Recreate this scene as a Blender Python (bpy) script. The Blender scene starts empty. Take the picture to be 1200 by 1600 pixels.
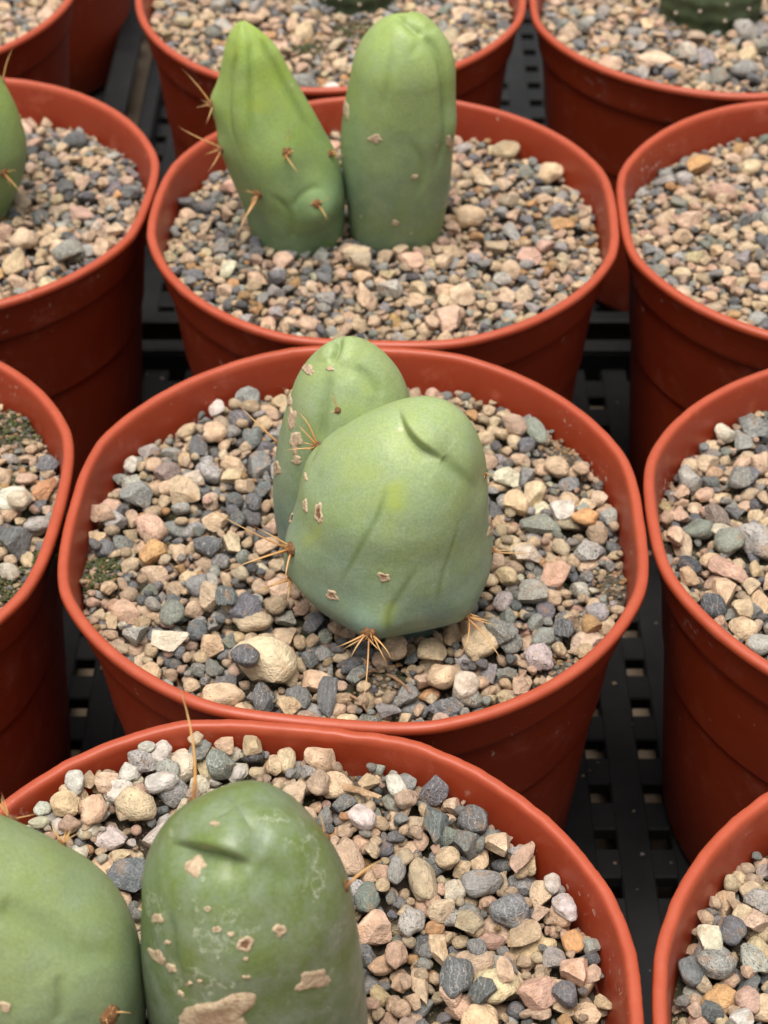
import bpy, bmesh, math, random
import numpy as np
from mathutils import Vector, Matrix, Quaternion
from mathutils.bvhtree import BVHTree

random.seed(11)
RNG = np.random.default_rng(11)
SC = bpy.context.scene
COL = SC.collection
R = math.radians

# ------------------------------------------------------------------ camera
D = 0.16                       # outer diameter of a pot rim, metres
ZR = 0.139                     # height of the rims
FLOOR = 0.0225                 # top of the tray floors
POT_Z = FLOOR + 0.0005
H = ZR - POT_Z                 # height of a pot
PITCH = R(40.644)
CAMZ = ZR + 1.99064 * D
FPX = 2850.4                   # focal length in photo pixels (1200 x 1600)
cam = bpy.data.cameras.new('camera')
camo = bpy.data.objects.new('camera', cam)
COL.objects.link(camo)
camo.location = (0, 0, CAMZ)
camo.rotation_euler = (math.pi / 2 - PITCH, 0, 0)
cam.sensor_fit = 'VERTICAL'
cam.sensor_height = 24.0
cam.lens = 24.0 * FPX / 1600.0
cam.clip_start = 0.02
cam.clip_end = 100
cam.dof.use_dof = True
cam.dof.focus_distance = 2.56 * D
cam.dof.aperture_fstop = 19
SC.camera = camo

# ------------------------------------------------------------------ sky, sun, exposure
SUN_EL, SUN_AZ = R(81), R(-150)          # azimuth measured from +Y towards +X
world = bpy.data.worlds.new("World")
SC.world = world
world.use_nodes = True
wn, wl = world.node_tree.nodes, world.node_tree.links
wn.clear()
sky = wn.new('ShaderNodeTexSky')
sky.sky_type = 'NISHITA'
sky.sun_disc = False
sky.sun_elevation = SUN_EL
sky.sun_rotation = SUN_AZ
sky.dust_density = 4.0
sat = wn.new('ShaderNodeHueSaturation')   # overcast: the same sky with its blue greyed by cloud
sat.inputs['Saturation'].default_value = 0.10
bg = wn.new('ShaderNodeBackground')
bg.inputs['Strength'].default_value = 0.05
wo = wn.new('ShaderNodeOutputWorld')
wl.new(sky.outputs[0], sat.inputs['Color'])
wl.new(sat.outputs[0], bg.inputs['Color'])
wl.new(bg.outputs[0], wo.inputs['Surface'])
sun = bpy.data.lights.new('sun', 'SUN')
sun.energy = 1.5
sun.angle = R(42)
sun.color = (1.0, 0.94, 0.86)
suno = bpy.data.objects.new('sun', sun)
COL.objects.link(suno)
sd = Vector((math.sin(SUN_AZ) * math.cos(SUN_EL), math.cos(SUN_AZ) * math.cos(SUN_EL), math.sin(SUN_EL)))
suno.rotation_euler = sd.to_track_quat('Z', 'Y').to_euler()
SC.view_settings.view_transform = 'Standard'
SC.view_settings.look = 'None'
SC.view_settings.gamma = 1.0
SC.view_settings.exposure = 1.46

# ------------------------------------------------------------------ helpers
def ray(px, py):
    """line of sight through a photo point, used to find real surface points once, at build time"""
    u = (px - 600) / FPX
    v = -(py - 800) / FPX
    return Vector((u, math.cos(PITCH) + v * math.sin(PITCH), -math.sin(PITCH) + v * math.cos(PITCH)))

def on_level(px, py, z):
    d = ray(px, py)
    return Vector((0, 0, CAMZ)) + d * ((z - CAMZ) / d.z)

def at_depth(px, py, dep):
    return Vector((0, 0, CAMZ)) + ray(px, py) * dep

def depth_of(p):
    return p.y * math.cos(PITCH) - (p.z - CAMZ) * math.sin(PITCH)

def project(p):
    dep = depth_of(p)
    up = p.y * math.sin(PITCH) + (p.z - CAMZ) * math.cos(PITCH)
    return 600 + FPX * p.x / dep, 800 - FPX * up / dep

def tag(o, label=None, cat=None, group=None, kind=None):
    if label: o['label'] = label
    if cat: o['category'] = cat
    if group: o['group'] = group
    if kind: o['kind'] = kind
    return o

def link(name, me, mat=None, parent=None, loc=None):
    o = bpy.data.objects.new(name, me)
    COL.objects.link(o)
    if mat is not None and me is not None and not me.materials:
        me.materials.append(mat)
    if parent is not None: o.parent = parent
    if loc is not None: o.location = loc
    return o

def mesh_np(name, V, F, smooth=True):
    me = bpy.data.meshes.new(name)
    V = np.asarray(V, np.float32); F = np.asarray(F, np.int32)
    k = F.shape[1]
    me.vertices.add(len(V)); me.vertices.foreach_set('co', V.ravel())
    me.loops.add(F.size); me.loops.foreach_set('vertex_index', F.ravel())
    me.polygons.add(len(F))
    me.polygons.foreach_set('loop_start', np.arange(0, F.size, k, dtype=np.int32))
    me.polygons.foreach_set('use_smooth', np.full(len(F), smooth, bool))
    me.update(calc_edges=True)
    return me

def grid_faces(n, m, wrap=True):
    """quads for n rings of m points"""
    i, j = np.meshgrid(np.arange(n - 1), np.arange(m if wrap else m - 1), indexing='ij')
    a = i * m + j; b = i * m + (j + 1) % m
    return np.stack([a, b, b + m, a + m], -1).reshape(-1, 4)

def nodes_of(name):
    m = bpy.data.materials.new(name)
    m.use_nodes = True
    nt = m.node_tree
    return m, nt, nt.nodes['Principled BSDF']

def N(nt, t, **kw):
    n = nt.nodes.new(t)
    for k, v in kw.items():
        if k in n.inputs: n.inputs[k].default_value = v
        else: setattr(n, k, v)
    return n

def noise(nt, vec, scale, detail=3, rough=0.55):
    n = N(nt, 'ShaderNodeTexNoise', Scale=scale, Detail=detail, Roughness=rough)
    nt.links.new(vec, n.inputs['Vector'])
    return n.outputs['Fac']

def ramp(nt, fac, *stops):
    n = N(nt, 'ShaderNodeValToRGB')
    els = n.color_ramp.elements
    while len(els) < len(stops): els.new(0.5)
    for e, (p, c) in zip(els, stops):
        e.position = p
        e.color = (c, c, c, 1) if not hasattr(c, '__len__') else (*c, 1)
    nt.links.new(fac, n.inputs['Fac'])
    return n.outputs['Color']

# the colour sockets of ShaderNodeMix share names with its float ones: pick them by identifier
def mix(nt, fac, a, b, mode='MIX'):
    n = N(nt, 'ShaderNodeMix', data_type='RGBA', blend_type=mode)
    socks = {s.identifier: s for s in n.inputs}
    for s, v in ((socks['Factor_Float'], fac), (socks['A_Color'], a), (socks['B_Color'], b)):
        if hasattr(v, 'is_output'): nt.links.new(v, s)
        elif hasattr(v, '__len__'): s.default_value = (*v, 1) if len(v) == 3 else v
        else: s.default_value = v
    return {s.identifier: s for s in n.outputs}['Result_Color']

def math_n(nt, op, a, b=None, clamp=False):
    n = N(nt, 'ShaderNodeMath', operation=op, use_clamp=clamp)
    for i, v in enumerate((a, b)):
        if v is None: continue
        if hasattr(v, 'is_output'): nt.links.new(v, n.inputs[i])
        else: n.inputs[i].default_value = v
    return n.outputs[0]

def bump(nt, height, strength, dist, normal=None):
    n = N(nt, 'ShaderNodeBump', Strength=strength, Distance=dist)
    nt.links.new(height, n.inputs['Height'])
    if normal is not None: nt.links.new(normal, n.inputs['Normal'])
    return n.outputs['Normal']

# ------------------------------------------------------------------ materials
def mat_pot():
    m, nt, p = nodes_of('red_brown_plastic')
    tc = N(nt, 'ShaderNodeTexCoord'); oi = N(nt, 'ShaderNodeObjectInfo')
    off = N(nt, 'ShaderNodeVectorMath', operation='ADD')
    nt.links.new(tc.outputs['Object'], off.inputs[0])
    cmb = N(nt, 'ShaderNodeCombineXYZ')
    nt.links.new(math_n(nt, 'MULTIPLY', oi.outputs['Random'], 3.0), cmb.inputs[0])
    nt.links.new(cmb.outputs[0], off.inputs[1])
    v = off.outputs[0]
    base = mix(nt, ramp(nt, noise(nt, v, 18, 4), (0.3, 0.0), (0.7, 1.0)), (0.240, 0.026, 0.0062), (0.298, 0.038, 0.0098))
    # faint scuffs and dust
    scuff = ramp(nt, noise(nt, v, 75, 6, 0.7), (0.56, 0.0), (0.78, 0.40))
    base = mix(nt, scuff, base, (0.55, 0.20, 0.13))
    fleck = ramp(nt, noise(nt, v, 330, 3, 0.55), (0.71, 0.0), (0.76, 0.6))
    base = mix(nt, fleck, base, (0.70, 0.50, 0.40))
    # crusts of lime a little above and below the gravel line
    sep0 = N(nt, 'ShaderNodeSeparateXYZ'); nt.links.new(tc.outputs['Object'], sep0.inputs[0])
    band = ramp(nt, math_n(nt, 'DIVIDE', math_n(nt, 'SUBTRACT', H, sep0.outputs[2]), 0.03), (0.05, 0.0), (0.22, 1.0), (0.45, 1.0), (0.7, 0.0))
    crust = math_n(nt, 'MULTIPLY', ramp(nt, noise(nt, v, 520, 4, 0.6), (0.60, 0.0), (0.66, 0.8)), ramp(nt, noise(nt, v, 42, 3), (0.56, 0.0), (0.66, 1.0)))
    base = mix(nt, math_n(nt, 'MULTIPLY', crust, band), base, (0.62, 0.50, 0.42))
    # sky light on the moulded lip painted into the colour: paler along its top
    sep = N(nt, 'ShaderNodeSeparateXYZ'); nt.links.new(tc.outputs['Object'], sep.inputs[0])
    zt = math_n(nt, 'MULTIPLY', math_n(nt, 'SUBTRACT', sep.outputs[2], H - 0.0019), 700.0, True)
    lip_light = math_n(nt, 'MULTIPLY', zt, ramp(nt, noise(nt, v, 140, 5, 0.7), (0.25, 0.55), (0.70, 1.0)))
    base = mix(nt, lip_light, base, (0.40, 0.073, 0.030))
    nt.links.new(base, p.inputs['Base Color'])
    nt.links.new(ramp(nt, noise(nt, v, 60, 4), (0.3, 0.40), (0.7, 0.56)), p.inputs['Roughness'])
    p.inputs['Subsurface Weight'].default_value = 0.08
    p.inputs['Subsurface Radius'].default_value = (0.004, 0.0012, 0.0006)
    p.inputs['Subsurface Scale'].default_value = 1.0
    b = bump(nt, noise(nt, v, 900, 3), 0.10, 0.0004)
    b = bump(nt, noise(nt, v, 45, 2), 0.25, 0.0012, b)
    nt.links.new(b, p.inputs['Normal'])
    return m

def stone_group():
    g = bpy.data.node_groups.new('stone_look', 'ShaderNodeTree')
    for nm, t in (('Color', 'NodeSocketColor'), ('Speckle', 'NodeSocketFloat'), ('Vector', 'NodeSocketVector')):
        g.interface.new_socket(nm, in_out='INPUT', socket_type=t)
    g.interface.new_socket('Color', in_out='OUTPUT', socket_type='NodeSocketColor')
    g.interface.new_socket('Height', in_out='OUTPUT', socket_type='NodeSocketFloat')
    class T: nodes = g.nodes; links = g.links
    nt = T
    gi = g.nodes.new('NodeGroupInput'); go = g.nodes.new('NodeGroupOutput')
    v = gi.outputs['Vector']; c = gi.outputs['Color']; sp = gi.outputs['Speckle']
    blot = ramp(nt, noise(nt, v, 1.4, 4, 0.6), (0.30, 0.66), (0.55, 1.0), (0.75, 1.28))
    c1 = mix(nt, 1.0, c, blot, 'MULTIPLY')
    stain = math_n(nt, 'MULTIPLY', ramp(nt, noise(nt, v, 0.9, 5, 0.65), (0.56, 0.0), (0.70, 0.55)), 1.0)
    c1 = mix(nt, stain, c1, (0.42, 0.23, 0.10))
    dark = ramp(nt, noise(nt, v, 5.5, 3, 0.6), (0.56, 0.0), (0.64, 1.0))
    dark = math_n(nt, 'MULTIPLY', dark, sp)
    c1 = mix(nt, dark, c1, (0.10, 0.095, 0.09))
    light = ramp(nt, noise(nt, v, 7.5, 2, 0.5), (0.60, 0.0), (0.70, 1.0))
    light = math_n(nt, 'MULTIPLY', light, math_n(nt, 'MULTIPLY', sp, 0.75))
    c1 = mix(nt, light, c1, (0.66, 0.60, 0.52))
    wav = N(nt, 'ShaderNodeTexWave', Scale=0.8, Distortion=9.0, Detail=3.0)
    nt.links.new(v, wav.inputs['Vector'])
    vein = math_n(nt, 'MULTIPLY', ramp(nt, wav.outputs['Fac'], (0.93, 0.0), (0.99, 0.45)), sp)
    c1 = mix(nt, vein, c1, (0.62, 0.58, 0.52))
    g.links.new(c1, go.inputs['Color'])
    h = math_n(nt, 'ADD', math_n(nt, 'MULTIPLY', noise(nt, v, 3.2, 4, 0.65), 1.0), math_n(nt, 'MULTIPLY', noise(nt, v, 12, 3), 0.34))
    g.links.new(h, go.inputs['Height'])
    return g
STONE = stone_group()

def mat_stone(joined):
    m, nt, p = nodes_of('loose_stone' if joined else 'stone')
    gn = N(nt, 'ShaderNodeGroup'); gn.node_tree = STONE
    if joined:
        a = N(nt, 'ShaderNodeAttribute', attribute_name='tint')
        b = N(nt, 'ShaderNodeAttribute', attribute_name='grain')
        nt.links.new(a.outputs['Color'], gn.inputs['Color'])
        nt.links.new(a.outputs['Alpha'], gn.inputs['Speckle'])
        nt.links.new(b.outputs['Vector'], gn.inputs['Vector'])
    else:
        oi = N(nt, 'ShaderNodeObjectInfo'); tc = N(nt, 'ShaderNodeTexCoord')
        nt.links.new(oi.outputs['Color'], gn.inputs['Color'])
        nt.links.new(oi.outputs['Alpha'], gn.inputs['Speckle'])
        add = N(nt, 'ShaderNodeVectorMath', operation='ADD')
        mul = N(nt, 'ShaderNodeVectorMath', operation='SCALE')
        cmb = N(nt, 'ShaderNodeCombineXYZ')
        for i, k in enumerate((61.0, 173.0, 29.0)):
            nt.links.new(math_n(nt, 'MULTIPLY', oi.outputs['Random'], k), cmb.inputs[i])
        nt.links.new(tc.outputs['Object'], add.inputs[0]); nt.links.new(cmb.outputs[0], add.inputs[1])
        nt.links.new(add.outputs[0], gn.inputs['Vector'])
    nt.links.new(gn.outputs['Color'], p.inputs['Base Color'])
    p.inputs['Roughness'].default_value = 0.72
    p.inputs['Specular IOR Level'].default_value = 0.35
    nt.links.new(bump(nt, gn.outputs['Height'], 0.95, 0.0014), p.inputs['Normal'])
    return m

def mat_soil():
    m, nt, p = nodes_of('dark_potting_soil')
    tc = N(nt, 'ShaderNodeTexCoord'); v = tc.outputs['Object']
    c = mix(nt, ramp(nt, noise(nt, v, 500, 4, 0.7), (0.35, 0.0), (0.7, 1.0)), (0.026, 0.020, 0.014), (0.17, 0.13, 0.088))
    gz = ramp(nt, noise(nt, v, 90, 4), (0.50, 0.0), (0.62, 0.75))
    c = mix(nt, gz, c, (0.050, 0.058, 0.018))
    grit = ramp(nt, noise(nt, v, 950, 1), (0.64, 0.0), (0.70, 0.9))
    c = mix(nt, grit, c, (0.45, 0.33, 0.20))
    nt.links.new(c, p.inputs['Base Color'])
    p.inputs['Roughness'].default_value = 0.95
    nt.links.new(bump(nt, noise(nt, v, 600, 4), 1.0, 0.002), p.inputs['Normal'])
    return m

def mat_moss():
    m, nt, p = nodes_of('dark_moss')
    tc = N(nt, 'ShaderNodeTexCoord'); v = tc.outputs['Object']
    c = mix(nt, ramp(nt, noise(nt, v, 900, 3), (0.35, 0.0), (0.7, 1.0)), (0.020, 0.024, 0.008), (0.10, 0.115, 0.035))
    nt.links.new(c, p.inputs['Base Color'])
    p.inputs['Roughness'].default_value = 0.95
    return m

def mat_cactus(name, low, high, vein, wax=(0.42, 0.50, 0.40), rough=0.5, patch=0.35, glint=0.0):
    m, nt, p = nodes_of(name)
    tc = N(nt, 'ShaderNodeTexCoord'); v = tc.outputs['Object']
    a = N(nt, 'ShaderNodeAttribute', attribute_name='growth')     # x: age (0 old base, 1 new tip), y: groove line, z: yellow patch
    s = N(nt, 'ShaderNodeSeparateXYZ'); nt.links.new(a.outputs['Vector'], s.inputs[0])
    hgt = math_n(nt, 'ADD', s.outputs[0], math_n(nt, 'MULTIPLY', math_n(nt, 'SUBTRACT', noise(nt, v, 70, 4, 0.6), 0.5), 0.9))
    c = mix(nt, ramp(nt, hgt, (0.10, 0.0), (0.95, 1.0)), low, high)
    # cloudy wax bloom, thinner in places
    w = ramp(nt, noise(nt, v, 130, 6, 0.68), (0.40, 0.0), (0.72, patch))
    c = mix(nt, w, c, wax)
    thin = ramp(nt, noise(nt, v, 48, 5, 0.7), (0.54, 0.0), (0.72, 0.5))
    c = mix(nt, thin, c, tuple(x * y for x, y in zip(high, (0.72, 0.80, 0.45))))
    grain = ramp(nt, noise(nt, v, 1500, 2), (0.25, 0.86), (0.75, 1.12))
    c = mix(nt, 1.0, c, grain, 'MULTIPLY')
    c = mix(nt, math_n(nt, 'MULTIPLY', s.outputs[2], 0.9, True), c, (0.30, 0.37, 0.055))
    c = mix(nt, math_n(nt, 'MULTIPLY', s.outputs[1], 0.75, True), c, vein)
    # pinprick corky dots
    vor = N(nt, 'ShaderNodeTexVoronoi', Scale=140.0); nt.links.new(v, vor.inputs['Vector'])
    msk = ramp(nt, noise(nt, v, 55, 2), (0.55, 0.0), (0.62, 0.8))
    dot = math_n(nt, 'MULTIPLY', ramp(nt, vor.outputs['Distance'], (0.06, 1.0), (0.10, 0.0)), msk)
    c = mix(nt, dot, c, (0.52, 0.46, 0.30))
    if glint > 0:   # dried white wax film flaking at its edges
        fl = N(nt, 'ShaderNodeTexNoise', Scale=95.0, Detail=7.0, Roughness=0.72); nt.links.new(v, fl.inputs['Vector'])
        edge = math_n(nt, 'ABSOLUTE', math_n(nt, 'SUBTRACT', fl.outputs['Fac'], 0.56))
        edge = ramp(nt, edge, (0.0, glint), (0.011, 0.0))
        gm = ramp(nt, noise(nt, v, 40, 2), (0.48, 0.0), (0.58, 1.0))
        c = mix(nt, math_n(nt, 'MULTIPLY', edge, gm), c, (0.66, 0.68, 0.58))
    nt.links.new(c, p.inputs['Base Color'])
    p.inputs['Subsurface Weight'].default_value = 0.12
    p.inputs['Subsurface Radius'].default_value = (0.0022, 0.003, 0.001)
    p.inputs['Subsurface Scale'].default_value = 1.0
    nt.links.new(ramp(nt, noise(nt, v, 160, 5), (0.3, rough - 0.08), (0.7, rough + 0.12)), p.inputs['Roughness'])
    p.inputs['Specular IOR Level'].default_value = 0.42
    b = bump(nt, noise(nt, v, 1300, 2), 0.10, 0.0005)
    b = bump(nt, noise(nt, v, 170, 4), 0.22, 0.0012, b)
    nt.links.new(b, p.inputs['Normal'])
    return m

def mat_scar():
    m, nt, p = nodes_of('corky_scar')
    tc = N(nt, 'ShaderNodeTexCoord'); v = tc.outputs['Object']
    a = N(nt, 'ShaderNodeAttribute', attribute_name='ring')      # x: 0 middle .. 1 edge, y: how dark its middle is
    s = N(nt, 'ShaderNodeSeparateXYZ'); nt.links.new(a.outputs['Vector'], s.inputs[0])
    c = mix(nt, ramp(nt, noise(nt, v, 900, 5, 0.7), (0.3, 0.0), (0.7, 1.0)), (0.34, 0.235, 0.14), (0.62, 0.50, 0.345))
    st = N(nt, 'ShaderNodeMapping'); st.inputs['Scale'].default_value = (0.25, 1.0, 1.0); nt.links.new(v, st.inputs['Vector'])
    c = mix(nt, ramp(nt, noise(nt, st.outputs[0], 1500, 4, 0.7), (0.52, 0.0), (0.66, 0.7)), c, (0.20, 0.11, 0.055))
    mid = math_n(nt, 'MULTIPLY', ramp(nt, math_n(nt, 'ADD', s.outputs[0], math_n(nt, 'MULTIPLY', noise(nt, v, 1400, 3), 0.25)), (0.50, 1.0), (0.72, 0.0)), s.outputs[1])
    c = mix(nt, mid, c, (0.17, 0.075, 0.035))
    nt.links.new(c, p.inputs['Base Color'])
    p.inputs['Roughness'].default_value = 0.8
    nt.links.new(bump(nt, noise(nt, v, 1200, 4), 0.7, 0.0006), p.inputs['Normal'])
    return m

def mat_plain(name, c0, c1, scale, rough, bs=0.3, bd=0.0004, **kw):
    m, nt, p = nodes_of(name)
    tc = N(nt, 'ShaderNodeTexCoord'); v = tc.outputs['Object']
    c = mix(nt, ramp(nt, noise(nt, v, scale, 4, 0.6), (0.3, 0.0), (0.7, 1.0)), c0, c1)
    nt.links.new(c, p.inputs['Base Color'])
    p.inputs['Roughness'].default_value = rough
    nt.links.new(bump(nt, noise(nt, v, scale * 3, 3), bs, bd), p.inputs['Normal'])
    for k, val in kw.items(): p.inputs[k].default_value = val
    return m

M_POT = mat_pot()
M_STONE, M_LOOSE = mat_stone(False), mat_stone(True)
M_SOIL, M_MOSS, M_SCAR = mat_soil(), mat_moss(), mat_scar()
def mat_spine():
    m, nt, p = nodes_of('amber_spine')
    a = N(nt, 'ShaderNodeAttribute', attribute_name='along')
    tc = N(nt, 'ShaderNodeTexCoord')
    t = math_n(nt, 'ADD', a.outputs['Fac'], math_n(nt, 'MULTIPLY', math_n(nt, 'SUBTRACT', noise(nt, tc.outputs['Object'], 400, 3), 0.5), 0.5))
    c = ramp(nt, t, (0.0, (0.20, 0.075, 0.022)), (0.22, (0.48, 0.235, 0.070)), (0.65, (0.60, 0.37, 0.15)), (1.0, (0.24, 0.085, 0.028)))
    nt.links.new(c, p.inputs['Base Color']); p.inputs['Roughness'].default_value = 0.42
    return m
M_SPINE = mat_spine()
M_AREOLE = mat_plain('brown_felt', (0.13, 0.050, 0.018), (0.34, 0.17, 0.07), 1500, 0.95, 0.9, 0.0006)
M_TRAY = mat_plain('black_tray_plastic', (0.0065, 0.0066, 0.0070), (0.016, 0.016, 0.0165), 60, 0.58, **{'Specular IOR Level': 0.22})
M_BENCH = mat_plain('brown_bench_board', (0.20, 0.14, 0.095), (0.42, 0.32, 0.23), 40, 0.9, 0.6, 0.002)
M_ROOT = mat_plain('dry_root', (0.16, 0.075, 0.035), (0.36, 0.21, 0.12), 500, 0.9)
M_BARK = mat_plain('dry_bark', (0.22, 0.12, 0.06), (0.50, 0.34, 0.20), 300, 0.9, 0.8, 0.001)
M_C_MID = mat_cactus('glaucous_skin', (0.140, 0.218, 0.180), (0.285, 0.362, 0.128), (0.115, 0.170, 0.050), wax=(0.29, 0.365, 0.26), patch=0.45)
M_C_BACK = mat_cactus('fresh_green_skin', (0.155, 0.245, 0.120), (0.300, 0.405, 0.080), (0.110, 0.185, 0.035), wax=(0.26, 0.36, 0.18), patch=0.35)
M_C_PALE = mat_cactus('pale_smooth_skin', (0.148, 0.215, 0.148), (0.245, 0.310, 0.115), (0.140, 0.195, 0.075), wax=(0.27, 0.33, 0.23), patch=0.4)
M_C_TALL = mat_cactus('tall_stem_skin', (0.150, 0.220, 0.130), (0.275, 0.365, 0.105), (0.130, 0.200, 0.055), wax=(0.27, 0.35, 0.21), patch=0.4)
M_C_OLD = mat_cactus('weathered_skin', (0.078, 0.118, 0.070), (0.140, 0.195, 0.055), (0.070, 0.105, 0.032), wax=(0.23, 0.28, 0.22), rough=0.38, patch=0.75, glint=0.8)
M_C_DARK = mat_plain('dark_green_skin', (0.030, 0.050, 0.020), (0.075, 0.10, 0.045), 120, 0.6)
M_WOOL = mat_plain('pale_wool', (0.30, 0.24, 0.18), (0.48, 0.40, 0.32), 800, 0.95)

# ------------------------------------------------------------------ bench and trays
def box_mesh(name, x0, x1, y0, y1, z0, z1, bev=0.0006):
    bm = bmesh.new()
    bmesh.ops.create_cube(bm, size=1.0)
    for v in bm.verts:
        v.co = ((x0 + x1) / 2 + v.co.x * (x1 - x0), (y0 + y1) / 2 + v.co.y * (y1 - y0), (z0 + z1) / 2 + v.co.z * (z1 - z0))
    if bev: bmesh.ops.bevel(bm, geom=bm.edges[:], offset=bev, segments=1, affect='EDGES')
    me = bpy.data.meshes.new(name); bm.to_mesh(me); bm.free()
    return me

bm = bmesh.new()
bmesh.ops.create_grid(bm, x_segments=60, y_segments=60, size=6.0)
for v in bm.verts: v.co.z += 0.0015 * math.sin(v.co.x * 9) * math.cos(v.co.y * 7)
me = bpy.data.meshes.new('ground'); bm.to_mesh(me); bm.free()
tag(link('ground', me, M_BENCH), kind='structure')

def make_tray(x0, x1, y0, y1, top, label, px=0.0167, py=0.0182, ox=0.0, oy=0.0):
    root = link('tray', None, loc=((x0 + x1) / 2, (y0 + y1) / 2, 0))
    tag(root, label, 'tray', 'black mesh trays under the pots')
    w, d = (x1 - x0) / 2, (y1 - y0) / 2
    cx, cy = (x0 + x1) / 2, (y0 + y1) / 2
    long_me = box_mesh('long_bar', -0.0052, 0.0052, -d, d, FLOOR - 0.0055, FLOOR)
    cross_me = box_mesh('cross_bar', -w, w, -0.0054, 0.0054, FLOOR - 0.0058, FLOOR - 0.0003)
    k = math.ceil((x0 - ox) / px)
    while ox + k * px < x1:
        x = ox + k * px
        if x0 + 0.006 < x < x1 - 0.006: link('long_bar', long_me, M_TRAY, root, (x - cx, 0, 0))
        k += 1
    k = math.ceil((y0 - oy) / py)
    while oy + k * py < y1:
        y = oy + k * py
        if y0 + 0.006 < y < y1 - 0.006: link('cross_bar', cross_me, M_TRAY, root, (0, y - cy, 0))
        k += 1
    t = 0.0022
    for (a, b, c, e, fx, fy) in ((-w, w, d - t, d, 0, 1), (-w, w, -d, -d + t, 0, -1), (-w, -w + t, -d + t, d - t, -1, 0), (w - t, w, -d + t, d - t, 1, 0)):
        bm = bmesh.new()
        for (X0, X1, Y0, Y1, Z0, Z1) in ((a, b, c, e, FLOOR - 0.008, top - 0.002),):
            pass
        bm.free()
        wall = link('side_wall', box_mesh('side_wall', a, b, c, e, FLOOR - 0.009, top - 0.0021), M_TRAY, root)
        fl = 0.0095 if top > 0.045 else 0.005
        X0, X1, Y0, Y1 = a, b, c, e
        if fx: X0, X1 = (a - (fl if fx < 0 else 0), b + (fl if fx > 0 else 0)); Y0, Y1 = c - t, e + t
        if fy: Y0, Y1 = (c - (fl if fy < 0 else 0), e + (fl if fy > 0 else 0))
        if fy: X0, X1 = a + t + 0.0004, b - t - 0.0004
        link('rim_flange', box_mesh('rim_flange', X0, X1, Y0, Y1, top - 0.002, top, 0.0008), M_TRAY, root)
    return root

hole = on_level(938, 1237, FLOOR)          # a hole of the tray floor seen right of the middle pot
make_tray(-0.262, 0.250, 0.095, 0.5970, 0.0325, 'black plastic mesh tray under the front three rows of pots, square holes showing brown', ox=hole.x - 0.00835, oy=hole.y - 0.0091)
make_tray(-0.1120, 0.262, 0.6175, 1.02, 0.034, 'black tray behind, under the far middle and far right pots', ox=hole.x, oy=hole.y)
make_tray(-0.420, -0.1290, 0.6175, 1.02, 0.050, 'black tray in the far left corner, its raised grey edge catching light', ox=hole.x, oy=hole.y)

# ------------------------------------------------------------------ pots
POTS = {   # centre (in rim diameters), harmonics of the slightly squeezed rim, gravel depth, slope
 'mid':    ((-0.048, 2.313), (0.0078, 0.0009, -0.0088, -0.0039)),
 'back':   ((0.002, 3.290), (-0.0100, 0.0025, 0.0004, -0.0039)),
 'backl':  ((-0.974, 3.378), (0.0055, 0.0012, -0.0011, -0.0044)),
 'backr':  ((0.970, 3.268), (0.0060, -0.0010, 0.0070, -0.0022)),
 'midl':   ((-1.010, 2.351), (-0.0049, -0.0016, -0.0085, -0.0014)),
 'midr':   ((0.936, 2.298), (0.0085, -0.0003, -0.0091, 0.0056)),
 'front':  ((-0.165, 1.362), (-0.0045, 0.0040, 0.0132, 0.0059)),
 'frontr': ((0.834, 1.304), (0, 0, 0, -0.004)),
 'far':    ((-0.132, 4.317), (-0.0120, 0, 0.006, 0.0093)),
 'farr':   ((0.853, 4.270), (0.0024, 0.0004, 0.0012, 0.0064)),
 'farl':   ((-1.272, 4.351), (0.0001, -0.0002, -0.0007, 0.0067)),
 'farll':  ((-1.215, 5.400), (0.004, 0, 0.003, 0)),
}
POT_LABEL = {
 'mid': 'red-brown plastic pot in the middle of the photo, holding the cactus in focus',
 'back': 'red-brown pot directly behind the middle one, with the two tall upright cactus stems',
 'backl': 'red-brown pot at the left edge with a spiny stem cut by the frame',
 'backr': 'red-brown pot at the right edge beside the two-stemmed cactus, only gravel in view',
 'midl': 'red-brown pot cut by the left edge, touching the middle pot, moss on its gravel',
 'midr': 'red-brown pot cut by the right edge, touching the right side of the middle pot',
 'front': 'large red-brown pot at the bottom, nearest the camera, with two scarred cactus stems',
 'frontr': 'red-brown pot in the bottom right corner, only its left rim and gravel in view',
 'far': 'red-brown pot at the top centre, blurred, behind the two tall cactus stems',
 'farr': 'red-brown pot in the top right corner, with a dark dotted cactus cut by the frame',
 'farl': 'red-brown pot in the top left corner, a little of its gravel in view',
 'farll': 'dark red pot at the top left, its rim out of frame, beside the tray edge',
}
PH = D / 2 * 0.999

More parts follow.
